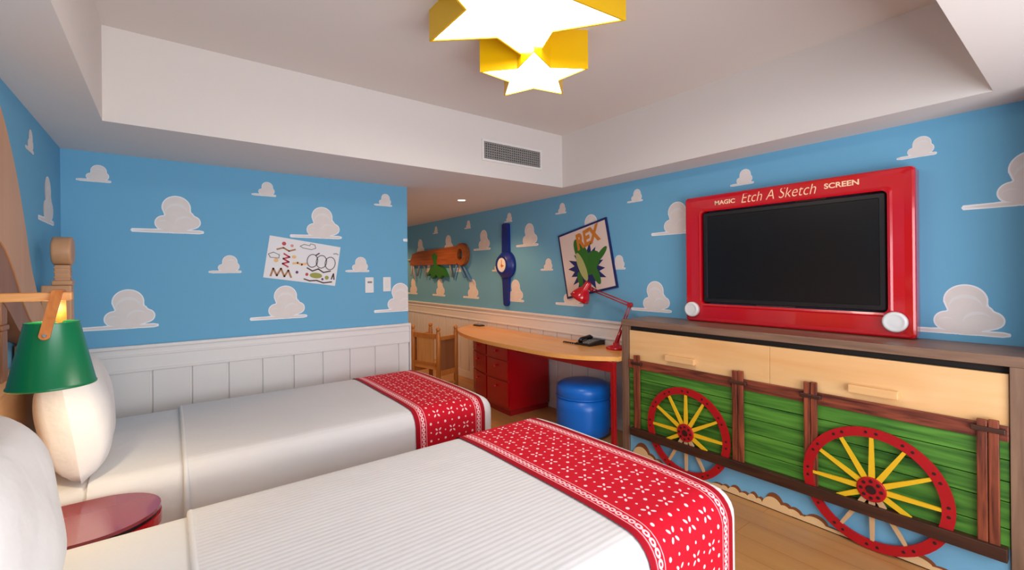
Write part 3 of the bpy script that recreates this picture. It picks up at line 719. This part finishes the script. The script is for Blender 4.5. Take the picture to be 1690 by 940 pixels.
# ------------------------------------------------------------------ things hung on the television wall
ps = thing('poster', (XR, 2.98, 1.52), 'tilted dark-framed poster reading REX above the desk', 'poster')
ax = Vector((0, -0.624, 0.125)).normalized(); ay = Vector((0, 0.125, 0.624)).normalized()
o = Vector((XR - 0.001, 3.232, 1.131)); PW = PH = 0.648
obj('frame', MB().prism([(0, 0), (PW, 0), (PW, PH), (0, PH)], o, ax, ay, 0.014, M['navy']), ps)
sheet = obj('print', MB().prism([(.02, .02), (PW - .02, .02), (PW - .02, PH - .02), (.02, PH - .02)], o, ax, ay, 0.0155, M['poster']), ps)
mb = MB(); bpts = []
rr = random.Random(4)
for k in range(36):
    t = 2 * PI * k / 36; q = (0.235 if k % 2 else 0.155) * (0.9 + 0.2 * rr.random()); bpts.append((PW * 0.50 + q * math.cos(t) * 1.0, PH * 0.37 + q * math.sin(t)))
flat(mb, bpts, o, ax, ay, 0.0165, M['navy'])
obj('burst', mb, sheet)
mb = MB()                                                     # plain leafy swash in the print's greens
flat(mb, ell(.30, .36, .20, .075, 28, 1.95), o, ax, ay, 0.0175, M['print_green']); flat(mb, ell(.37, .28, .15, .09, 24, 0.5), o, ax, ay, 0.0178, M['print_green'])
flat(mb, ell(.42, .18, .12, .04, 24, 1.9), o, ax, ay, 0.0175, M['print_green']); flat(mb, ell(.265, .27, .15, .045, 24, 1.85), o, ax, ay, 0.0182, M['print_lime'])
flat(mb, ell(.52, .33, .10, .03, 24, 0.6), o, ax, ay, 0.0175, M['print_green']); flat(mb, ell(.22, .15, .08, .032, 24, 1.7), o, ax, ay, 0.0175, M['print_green'])
obj('leaf_shapes', mb, sheet)
text('lettering', 'REX', 0.205, o + ax * (PW * 0.60) + ay * (PH * 0.80) + ax.cross(ay) * 0.018, ax + ay * 0.12, ay, M['print_orange'], sheet, sx=0.80, bold=0.009)

wt = thing('wall_watch', (XR, 4.24, 1.49), 'giant blue toy wristwatch mounted upright on the clouded wall', 'watch')
mb = MB()
n = Vector((-1, 0, 0))
mb.prism([(-.066, .10), (.066, .10), (.058, .475), (.035, .485), (-.035, .485), (-.058, .475)], (XR, 4.24, 1.49), RY, UZ, 0.035, M['bluecase']); obj('upper_strap', mb, wt)
mb = MB(); mb.prism([(.066, -.10), (-.066, -.10), (-.042, -.46), (-.02, -.482), (.02, -.482), (.042, -.46)], (XR, 4.24, 1.49), RY, UZ, 0.035, M['bluecase']); obj('lower_strap', mb, wt)
cs = obj('case', MB().lathe([(0.165, 0), (0.165, 0.03), (0.150, 0.05), (0.118, 0.085), (0.112, 0.092), (0.085, 0.092), (0.082, 0.085)], (XR, 4.24, 1.49), n, M['bluecase'], 40), wt)
obj('dial', MB().lathe([(0.084, 0.084), (0.084, 0.087)], (XR, 4.24, 1.49), n, M['knob'], 32), cs, label='white round dial')
mb = MB(); mb.prism([(-.006, -.02), (.006, -.02), (.004, .06), (-.004, .06)], (XR - 0.087, 4.24, 1.49), RY, UZ, 0.002, M['print_orange']); mb.prism([(-.02, -.006), (.0, -.03), (.045, -.012), (.0, .01)], (XR - 0.087, 4.24, 1.49), RY, UZ, 0.0025, M['print_orange'])
obj('watch_hands', mb, cs)

ty = thing('wall_toy', (XR, 5.95, 1.62), 'long orange-brown toy with green middle hung on the corridor wall', 'toy')
T0 = (XR - 0.002, 5.95, 1.62)
pl = [(-.88, -.09), (.62, -.10), (.62, .15), (.3, .14), (-.55, .12), (-.78, .09)]
obj('body', MB().prism(pl, T0, RY, UZ, 0.05, M['toybrown']), ty)
mb = MB(); a = ell(.74, .03, .145, .15, 28); b = ell(.72, .03, .07, .075, 28)
nrm = RY.cross(UZ)
vs = [Vector(T0) + RY * p[0] + UZ * p[1] + nrm * dd for dd in (0, .06) for q in (a, b) for p in q]; k = 28; fs = []
for i in range(k):
    j = (i + 1) % k; fs += [(2 * k + i, 2 * k + j, 3 * k + j, 3 * k + i), (i, j, 2 * k + j, 2 * k + i), (k + j, k + i, 3 * k + i, 3 * k + j)]
mb.add(vs, fs, M['toybrown']); obj('end_ring', mb, ty)
obj('green_middle', MB().prism([(-.10, .05), (.0, .08), (.08, .03), (.04, -.04), (.07, -.11), (.24, -.15), (.34, -.27), (.22, -.25), (.14, -.30), (.04, -.24), (-.08, -.30), (-.14, -.22), (-.26, -.26), (-.14, -.14), (-.04, -.11), (-.06, -.02)], (XR - 0.004, 5.95, 1.62), RY, UZ, 0.056, M['print_green']), ty)
for p0, p1, mm in (((-.86, .0), (-1.02, .0), 'toypale'), ((-.82, -.08), (-.86, -.26), 'toypale'), ((-.78, -.08), (-.74, -.32), 'toypale'), ((.66, -.10), (.80, -.28), 'toyblue'), ((.72, -.08), (.95, -.33), 'toyblue'), ((.60, -.10), (.50, -.28), 'toyblue'),
                   ((-.56, -.09), (-.64, -.26), 'ventgrey'), ((-.40, -.09), (-.32, -.28), 'ventgrey'), ((.40, -.10), (.46, -.27), 'ventgrey')):
    q = [Vector((XR - 0.03, 5.95, 1.62)) + RY * p[0] + UZ * p[1] for p in (p0, p1)]
    obj('strut', MB().tube(q, 0.014, M[mm], 8), ty)

# ------------------------------------------------------------------ desk with pedestal
dk = thing('desk', (2.8, 3.4, 0), 'long rounded honey wood desk on red pedestal and leg', 'desk')
edge = [(2.745, 2.27), (2.735, 2.30), (2.62, 2.42), (2.54, 2.56), (2.483, 2.72), (2.462, 2.95), (2.452, 3.22), (2.449, 3.47), (2.460, 3.76), (2.485, 3.98), (2.53, 4.20), (2.60, 4.42), (2.69, 4.60), (2.81, 4.735), (2.965, 4.845), (XR - 0.04, 4.93)]
edge = smooth_curve(edge)
plan = [(XR - 0.04, 2.27)] + [(x, y) for x, y in edge]
obj('desk_top', MB().prism(plan[::-1], (0, 0, 0.705), X_, Y_, 0.035, M['honey']), dk)
ped = [(2.618, 3.49), (2.622, 3.70), (2.645, 3.95), (2.695, 4.17), (2.76, 4.36), (2.86, 4.50), (3.0, 4.60), (XR - 0.04, 4.64), (XR - 0.04, 3.49)]
pd = obj('pedestal', MB().prism(ped[::-1], (0, 0, 0.06), X_, Y_, 0.644, M['red']), dk)
obj('plinth', MB().prism([(x + (0.02 if x < 3 else 0), y + (0.02 if y < 3.6 else -0.01)) for x, y in ped][::-1], (0, 0, 0), X_, Y_, 0.06, M['red_dark']), pd)
# drawer fronts following the curve: two columns of three
def along(s):
    L = [0]; q = ped[:6]
    for a, b in zip(q, q[1:]): L.append(L[-1] + math.dist(a, b))
    for k in range(5):
        if s <= L[k + 1] or k == 4:
            t = (s - L[k]) / (L[k + 1] - L[k]); a, b = q[k], q[k + 1]; d_ = Vector((b[0] - a[0], b[1] - a[1], 0)).normalized()
            return Vector((a[0] + (b[0] - a[0]) * t, a[1] + (b[1] - a[1]) * t, 0)), d_
for (s0, s1) in ((0.02, 0.40), (0.43, 0.85)):
    for (z0, z1) in ((0.09, 0.33), (0.345, 0.53), (0.545, 0.69)):
        mb = MB(); P = []
        for k in range(7):
            p, d_ = along(s0 + (s1 - s0) * k / 6); nn = Vector((-d_.y, d_.x, 0)); P.append((p, p + nn * 0.014))
        rows_ = [[a + Vector((0, 0, z0)) for a, b in P], [b + Vector((0, 0, z0)) for a, b in P], [b + Vector((0, 0, z1)) for a, b in P], [a + Vector((0, 0, z1)) for a, b in P]]
        mb.grid(rows_, M['red'], False)
        for e in (0, 6): mb.add([rows_[0][e], rows_[1][e], rows_[2][e], rows_[3][e]], [(0, 1, 2, 3)], M['red'])
        dw = obj('drawer_front', mb, pd)
        p, d_ = along((s0 + s1) / 2); nn = Vector((-d_.y, d_.x, 0))
        kb = p + nn * 0.014 + Vector((0, 0, (z0 + z1) / 2 if z1 > 0.6 else z1 - 0.06))
        mb = MB().lathe([(0.007, 0), (0.007, 0.012), (0.014, 0.018), (0.014, 0.026), (0.008, 0.030)], kb, nn, M['red_gloss'], 14)
        k_ = link('knob', mb.mesh('knob'), None); k_.parent = dw; k_.location = (0, 0, 0)
obj('apron', MB().box(2.70, 2.73, 2.275, 3.49, 0.622, 0.705, M['red'], 0.003), dk)
obj('leg', MB().box(2.698, 2.732, 2.272, 2.306, 0.0, 0.705, M['red'], 0.004), dk)
obj('leg', MB().box(3.06, 3.094, 2.272, 2.306, 0.0, 0.705, M['red'], 0.004), dk)

# black pad at the far end, telephone, lamp
bk = thing('black_tray', (3.08, 4.75, 0.74), 'small black tray at the far end of the desk', 'tray')
obj('tray_base', MB().box(3.03, 3.115, 4.66, 4.80, 0.740, 0.752, M['black'], 0.003), bk)
obj('tray_rim', MB().box(3.04, 3.105, 4.67, 4.79, 0.752, 0.762, M['ventgrey'], 0.003), bk)
ph = thing('telephone', (3.04, 2.82, 0.74), 'black desk telephone with handset beside the red lamp', 'telephone')
mb = MB(); mb.prism([(-0.10, 0), (0.10, 0), (0.10, 0.040), (0.04, 0.046), (-0.10, 0.018)], (3.04, 2.745, 0.74), (1, 0, 0), UZ, -0.17, M['black'])
obj('body', mb, ph)
mb = MB()
for i in range(4):
    for j in range(3): mb.box(2.955 + i * 0.024, 2.972 + i * 0.024, 2.765 + j * 0.028, 2.785 + j * 0.028, 0.757 + i * 0.0045, 0.770 + i * 0.0045, M['ventgrey'])
obj('keypad', mb, ph, kind='stuff')
obj('handset', MB().tube([(2.965, 2.885, 0.768), (2.985, 2.887, 0.788), (3.04, 2.887, 0.797), (3.095, 2.887, 0.802), (3.115, 2.885, 0.788)], [0.020, 0.017, 0.013, 0.017, 0.020], M['black'], 10), ph)
obj('cord', MB().tube([(2.94 + 0.014 * math.cos(k * 0.9), 2.90 + 0.0042 * k, 0.7475 + 0.003 * math.sin(k * 0.9)) for k in range(44)], 0.0045, M['black'], 6), ph)

lp = thing('desk_lamp', (3.03, 2.52, 0.74), 'red jointed desk lamp at the dresser end of the desk', 'lamp')
obj('base', MB().lathe([(0.088, 0), (0.088, 0.012), (0.075, 0.026), (0.03, 0.034), (0.028, 0.055)], (3.03, 2.52, 0.74), (0, 0, 1), M['red_gloss'], 28), lp)
J0, J1, J2 = Vector((3.03, 2.515, 0.80)), Vector((3.03, 2.372, 1.122)), Vector((3.03, 2.80, 1.243))
obj('stem', MB().tube([J0 - Vector((0, 0, 0.03)), J0, J0 + (J1 - J0) * 0.32], [0.022, 0.020, 0.014], M['red'], 12), lp)
for nm, a, b in (('lower_arm', J0 + (J1 - J0) * 0.2, J1), ('upper_arm', J1, J2)):
    mb = MB(); t = (b - a).normalized(); q = t.cross(Vector((1, 0, 0))).normalized() * 0.011
    mb.tube([a + q, b + q], 0.0055, M['red'], 8); mb.tube([a - q, b - q], 0.0055, M['red'], 8)
    obj(nm, mb, lp)
obj('elbow_joint', MB().tube([J1 - Vector((0.016, 0, 0)), J1 + Vector((0.016, 0, 0))], 0.021, M['red'], 14), lp)
obj('head_joint', MB().tube([J2 - Vector((0.014, 0, 0)), J2 + Vector((0.014, 0, 0))], 0.018, M['red'], 14), lp)
sa = Vector((3.03, 2.825, 1.305)); sb = Vector((2.995, 2.915, 1.155)); sd = (sb - sa)
L_ = sd.length
obj('shade', MB().lathe([(0.020, 0), (0.030, 0.01), (0.034, 0.07), (0.060, 0.095), (0.085, 0.14), (0.095, L_), (0.092, L_), (0.082, 0.14), (0.056, 0.098), (0.0, 0.08)], sa, sd, M['red_gloss'], 28, True, False), lp)
obj('bulb', MB().ball(sa + sd * 0.72, 0.026, M['knob']), lp)

# pouf
pf = thing('pouf', (2.86, 2.75, 0), 'round blue vinyl pouf with lidded top under the desk', 'stool')
obj('body', MB().lathe([(0.205, 0.012), (0.222, 0.03), (0.232, 0.10), (0.232, 0.24), (0.226, 0.335)], (2.86, 2.75, 0), (0, 0, 1), M['bluevinyl'], 40), pf)
obj('lid', MB().lathe([(0.224, 0.335), (0.232, 0.342), (0.232, 0.395), (0.222, 0.428), (0.190, 0.448), (0.12, 0.458), (0.04, 0.460)], (2.86, 2.75, 0), (0, 0, 1), M['bluevinyl'], 40), pf)
obj('seam_piping', MB().tube([(2.86 + 0.231 * math.cos(k * PI / 24), 2.75 + 0.231 * math.sin(k * PI / 24), 0.338) for k in range(49)], 0.006, M['bluevinyl'], 8, False), pf)
for k in range(3): a = k * 2 * PI / 3; obj('foot', MB().lathe([(0.02, 0), (0.02, 0.014)], (2.86 + 0.15 * math.cos(a), 2.75 + 0.15 * math.sin(a), 0), (0, 0, 1), M['black'], 12), pf)

# corner-post armchair beyond the desk
ch = thing('wooden_chair', (2.60, 4.87, 0), 'wooden armchair with ball-topped corner posts at the far end of the desk', 'chair')
N_, dB, dS = Vector((2.445, 4.615, 0)), Vector((-0.24, 0.97, 0)).normalized() * 0.45, Vector((0.97, 0.24, 0)).normalized() * 0.275
cor = {'n': N_, 'l': N_ + dB, 'r': N_ + dS, 'f': N_ + dB + dS}
for k, p in cor.items():
    q = obj('post', MB().lathe([(0.026, 0), (0.026, 0.70), (0.020, 0.715), (0.024, 0.725), (0.016, 0.735)], p, (0, 0, 1), M['chair_wood'], 14), ch)
    obj('ball_finial', MB().ball(p + Vector((0, 0, 0.757)), 0.026, M['chair_wood']), q)
def plank_between(a, b, z0, z1, th, m, cut=0.024):
    d = (b - a).normalized(); n = Vector((-d.y, d.x, 0)) * th / 2; a = a + d * cut; b = b - d * cut
    vs = [v + Vector((0, 0, z)) for z in (z0, z1) for v in (a - n, b - n, b + n, a + n)]
    return MB().add(vs, [(3, 2, 1, 0), (4, 5, 6, 7), (0, 1, 5, 4), (1, 2, 6, 5), (2, 3, 7, 6), (3, 0, 4, 7)], m)
obj('top_rail', plank_between(cor['n'], cor['l'], 0.645, 0.70, 0.035, M['chair_wood']), ch)
obj('back_panel', plank_between(cor['n'] + dB * 0.17, cor['l'] - dB * 0.17, 0.365, 0.645, 0.014, M['chair_light'], 0), ch)
obj('lower_rail', plank_between(cor['n'], cor['l'], 0.335, 0.365, 0.03, M['chair_wood']), ch)
obj('stretcher', plank_between(cor['n'], cor['l'], 0.10, 0.13, 0.025, M['chair_wood']), ch)
for a, b in (('n', 'r'), ('l', 'f')):
    obj('arm_rail', plank_between(cor[a], cor[b], 0.63, 0.67, 0.035, M['chair_wood']), ch)
    obj('side_rail', plank_between(cor[a], cor[b], 0.22, 0.28, 0.025, M['chair_wood']), ch)
    obj('stretcher', plank_between(cor[a], cor[b], 0.10, 0.13, 0.025, M['chair_wood']), ch)
    obj('side_panel', plank_between(cor[a] + dS * 0.1, cor[b] - dS * 0.1, 0.28, 0.63, 0.012, M['oak_dark'], 0), ch)
a, b, c_, d_ = cor['n'] + (dB + dS) * 0.02, cor['l'] + (dS - dB) * 0.02, cor['f'] - (dB + dS) * 0.02, cor['r'] + (dB - dS) * 0.02
mb = MB(); vs = [v + Vector((0, 0, z)) for z in (0.285, 0.33) for v in (a, d_, c_, b)]
mb.add(vs, [(3, 2, 1, 0), (4, 5, 6, 7), (0, 1, 5, 4), (1, 2, 6, 5), (2, 3, 7, 6), (3, 0, 4, 7)], M['seat']); obj('seat', mb, ch)

# ------------------------------------------------------------------ dresser with wagon front
ds = thing('wagon_dresser', (2.98, 1.23, 0), 'wide dresser with maple drawers and green wagon front under the television', 'dresser')
DY0, DY1, XP = 0.195, 2.264, 2.800
XB = XR - 0.003
obj('top', MB().box(XD - 0.004, XB, DY0 - 0.004, DY1 + 0.002, 0.985, 1.030, M['walnut'], 0.003), ds)
obj('side_panel', MB().box(XD, XB, DY0, DY0 + 0.045, 0, 0.985, M['walnut_v'], 0.002), ds)
obj('side_panel', MB().box(XD, XB, DY1 - 0.06, DY1, 0, 0.985, M['walnut_v'], 0.002), ds)
obj('carcass', MB().box(XP + 0.022, XB, DY0 + 0.045, DY1 - 0.06, 0.0, 0.985, M['gap_shade']), ds, label='dresser inside painted black as the shade in its gaps')
IY0, IY1 = DY0 + 0.048, DY1 - 0.064
ym = 1.19
for a, b in ((IY0, ym - 0.0006), (ym + 0.0006, IY1)):
    obj('drawer_front', MB().box(XP, XP + 0.02, a, b, 0.675, 0.951, M['maple'], 0.002), ds)
drs = [o_ for o_ in ds.children if o_.name.startswith('drawer_front')]
for dw, (a, b) in zip(drs[::-1], ((1.655, 1.875), (0.60, 0.80))):
    hm = MB().box(XP - 0.032, XP, a, b, 0.768, 0.808, M['maple'], 0.004)
    h = link('handle', hm.mesh('handle')); h.parent = dw; h.location = (0, 0, 0)
# green boards
for z0, z1 in ((0.215, 0.298), (0.302, 0.411), (0.415, 0.497), (0.501, 0.588), (0.592, 0.678)):
    obj('board', MB().box(XP - 0.004, XP + 0.018, IY0, IY1, z0, z1, M['green'], 0.002), ds)
obj('board_backing', MB().box(XP + 0.012, XP + 0.0215, IY0, IY1, 0.0, 0.674, M['gap_shade']), ds)
obj('sky_panel', MB().box(XP, XP + 0.012, IY0, IY1, 0.004, 0.214, M['skyblue']), ds)
# upper rail of the wagon, made of two long battens, and lashings at the posts
obj('top_rail', MB().box(XP - 0.016, XP - 0.004, IY0, IY1, 0.668, 0.734, M['redwood_y'], 0.004), ds)
PST = ((2.145, 2.090, 0.775), (1.402, 1.330, 0.785), (1.005, 0.938, 0.790), (0.338, 0.268, 0.755))
for (a, b, zt) in PST:
    mb = MB(); w3 = (a - b) / 2
    for k in range(2): mb.box(XP - 0.032 + 0.002 * k, XP - 0.016, b + w3 * k + 0.001, b + w3 * (k + 1) - 0.001, 0.225, zt - 0.004 * k, M['redwood'], 0.004)
    p = obj('post', mb, ds)
    obj('lashing', MB().box(XP - 0.037, XP - 0.014, b - 0.018, a + 0.018, 0.700, 0.722, M['darkwood'], 0.004), p)
obj('bottom_rail', MB().box(XP - 0.050, XP - 0.004, IY0 + 0.004, 2.163, 0.172, 0.230, M['darkwood'], 0.004), ds)
# wheels
def ring_part(cy, cz, r0, r1, x0, x1, m, n=56):
    mb = MB(); pts = [(math.cos(2 * PI * i / n), math.sin(2 * PI * i / n)) for i in range(n)]
    vs = [(x, cy + r * c_, cz + r * s_) for x in (x0, x1) for r in (r0, r1) for c_, s_ in pts]; fs = []
    for i in range(n):
        j = (i + 1) % n; fs += [(2 * n + i, 2 * n + j, 3 * n + j, 3 * n + i), (n + i, n + j, 3 * n + j, 3 * n + i), (j, i, 2 * n + i, 2 * n + j), (i, j, n + j, n + i)]
    return mb.add(vs, fs, m)
for cy in (1.716, 0.704):
    cz = 0.306
    wh = obj('wheel_rim', ring_part(cy, cz, 0.256, 0.302, XP - 0.036, XP - 0.022, M['wheel_red']), ds)
    for k in range(12):
        t = PI / 2 + k * PI / 6; d_ = Vector((0, math.cos(t), math.sin(t))); q = Vector((0, -math.sin(t), math.cos(t)))
        low = math.sin(t) < -0.6  # spokes pointing down take the tan colour
        mb = MB(); o_ = Vector((XP - 0.022, cy, cz)); vs = []
        for x in (0, -0.012):
            for rr_, w_ in ((0.05, 0.013), (0.258, 0.0075)):
                for s_ in (-1, 1): vs.append(o_ + Vector((x, 0, 0)) + d_ * rr_ + q * s_ * w_)
        mb.add(vs, [(0, 1, 3, 2), (4, 6, 7, 5), (0, 4, 5, 1), (2, 3, 7, 6), (1, 5, 7, 3), (0, 2, 6, 4)], M['peach'] if low else M['yellow'])
        s__ = link('spoke', mb.mesh('spoke')); s__.parent = wh; s__.location = (0, 0, 0)
        if low: s__['label'] = 'tan spoke below the rail'
    hb_ = link('hub', MB().lathe([(0.060, 0.020), (0.060, 0.040), (0.056, 0.044)], (XP, cy, cz), (-1, 0, 0), M['wheel_red'], 28).lathe([(0.022, 0.044), (0.020, 0.048)], (XP, cy, cz), (-1, 0, 0), M['bolt'], 18).mesh('hub')); hb_.parent = wh; hb_.location = (0, 0, 0)
    mb = MB()
    for k in range(12):
        for e in (-0.075, 0.075):
            t = PI / 2 + k * PI / 6 + e + PI / 12 * 0; mb.lathe([(0.0072, 0.0), (0.0062, 0.0025)], (XP - 0.036, cy + 0.280 * math.cos(t), cz + 0.280 * math.sin(t)), (-1, 0, 0), M['bolt'], 8)
    for k in range(8):
        t = k * PI / 4; mb.lathe([(0.0085, 0.0), (0.0075, 0.0025)], (XP - 0.044, cy + 0.041 * math.cos(t), cz + 0.041 * math.sin(t)), (-1, 0, 0), M['bolt'], 8)
    bo = link('bolts', mb.mesh('bolts')); bo.parent = wh; bo.location = (0, 0, 0); bo['kind'] = 'stuff'
# dust puffs along the floor: brown behind, sand in front
def dome(y, r, h, d, m):
    return MB().prism([(r * math.cos(PI * i / 14) * 1.0, h * math.sin(PI * i / 14)) for i in range(15)], (XP, y, 0.004), RY, UZ, d, m)
puffs = [(2.155, .05, .035), (2.09, .075, .115), (2.02, .055, .06), (1.95, .04, .04), (1.50, .05, .035), (1.455, .03, .042), (1.395, .04, .058), (1.335, .035, .042), (1.285, .03, .06), (1.245, .022, .045), (1.17, .058, .096), (1.105, .04, .062), (1.06, .045, .056), (1.01, .03, .035), (0.955, .06, .058), (0.885, .05, .022), (.82, .06, .02), (0.60, .05, .035), (0.53, .065, .055), (0.45, .05, .03), (.36, .06, .05), (.29, .04, .03)]
for i, (y, r, h) in enumerate(puffs): obj('dust_puff', dome(y, r, h, 0.003 + 0.0005 * (i % 4), M['brown']), ds, label='brown puff of painted dust')
for i, (y, r, h) in enumerate(puffs): obj('dust_puff', dome(y + 0.012, r * 0.98, h * 0.72, 0.0065 + 0.0005 * (i % 4), M['tan']), ds, label='sand-coloured puff of painted dust')
obj('dust_ground', MB().box(XP - 0.0055, XP, IY0, IY1, 0.004, 0.020, M['tan']), ds)
obj('kick_strip', MB().box(XP - 0.008, XP + 0.02, IY0, IY1, 0.0, 0.005, M['darkwood']), ds)

# ------------------------------------------------------------------ television inside its red toy frame
XFR = 3.06
tf = thing('toy_tv_frame', (3.11, 1.23, 1.03), 'big red toy-style frame with white dials standing on the dresser', 'frame')
FY0, FY1, FZ0, FZ1 = 0.585, 1.885, 1.031, 1.935
OY0, OY1, OZ0, OZ1 = 0.700, 1.762, 1.162, 1.822
def frame_ring(a, b, m):                                     # a, b: lists of loops (x, y0, y1, z0, z1, corner radius)
    pass
def rrect(y0, y1, z0, z1, r, n=6):
    p = []
    for (cy, cz, t0) in ((y1 - r, z1 - r, 0), (y0 + r, z1 - r, PI / 2), (y0 + r, z0 + r, PI), (y1 - r, z0 + r, 3 * PI / 2)):
        for i in range(n + 1): t = t0 + PI / 2 * i / n; p.append((cy + r * math.cos(t), cz + r * math.sin(t)))
    return p
loops = [(XB, FY0 + .004, FY1 - .004, FZ0 + .002, FZ1 - .004, .018), (XFR + .02, FY0, FY1, FZ0, FZ1, .022), (XFR + .006, FY0 + .003, FY1 - .003, FZ0 + .003, FZ1 - .003, .022), (XFR, FY0 + .012, FY1 - .012, FZ0 + .012, FZ1 - .012, .02),
         (XFR + .004, FY0 + .045, FY1 - .045, FZ0 + .03, FZ1 - .03, .02), (XFR + .004, OY0 - .022, OY1 + .022, OZ0 - .022, OZ1 + .02, .03), (XFR + .0, OY0 - .012, OY1 + .012, OZ0 - .012, OZ1 + .01, .03), (XFR + .004, OY0, OY1, OZ0, OZ1, .028), (XFR + .09, OY0, OY1, OZ0, OZ1, .028)]
mb = MB(); vs = []; fs = []
for (x, *q) in loops: vs += [(x, y, z) for y, z in rrect(*q)]
k = len(rrect(0, 1, 0, 1, .1))
for i in range(len(loops) - 1):
    for j in range(k): jj = (j + 1) % k; fs.append((i * k + j, i * k + jj, (i + 1) * k + jj, (i + 1) * k + j))
mb.add(vs, fs, M['red_gloss'], False)
obj('frame_body', mb, tf)
for y in (1.828, 0.668):
    kn = obj('dial_knob', MB().lathe([(0.054, 0.0), (0.054, 0.022), (0.050, 0.030), (0.042, 0.033), (0.038, 0.030), (0.020, 0.032)], (XFR + 0.002, y, 1.118), (-1, 0, 0), M['knob'], 36), tf, label='white round dial')
TZ = 1.884
text('lettering', 'Etch A Sketch', 0.098, (XFR + 0.0035, 1.255, TZ - 0.004), RY, UZ, M['lettering'], tf, shear=0.28, sx=0.80, bold=-0.0012)
text('lettering', 'MAGIC', 0.040, (XFR + 0.0035, 1.585, TZ - 0.012), RY, UZ, M['lettering'], tf, sx=1.15, bold=0.001)
text('lettering', 'SCREEN', 0.042, (XFR + 0.0035, 0.905, TZ + 0.000), RY, UZ, M['lettering'], tf, sx=1.15, bold=0.001)
tv = thing('television', (3.10, 1.23, 1.17), 'flat black television set inside the red frame', 'television')
TY = (0.708, 1.754, 1.170, 1.814)
mb = MB(); vs = []; fs = []
tl = [(XFR + 0.085, *TY, .012), (XFR + 0.022, *TY, .012), (XFR + 0.016, TY[0] + .006, TY[1] - .006, TY[2] + .006, TY[3] - .006, .01), (XFR + 0.016, TY[0] + .028, TY[1] - .028, TY[2] + .030, TY[3] - .028, .006), (XFR + 0.021, TY[0] + .031, TY[1] - .031, TY[2] + .033, TY[3] - .031, .005)]
for (x, *q) in tl: vs += [(x, y, z) for y, z in rrect(*q)]
for i in range(len(tl) - 1):
    for j in range(k): jj = (j + 1) % k; fs.append((i * k + j, i * k + jj, (i + 1) * k + jj, (i + 1) * k + j))
fs.append(tuple(range(k - 1, -1, -1)))
mb.add(vs, fs, M['black']); obj('bezel', mb, tv)
obj('screen', MB().box(XFR + 0.0205, XFR + 0.03, TY[0] + .029, TY[1] - .029, TY[2] + .031, TY[3] - .029, M['screen']), tv)

print('objects', len(bpy.data.objects))
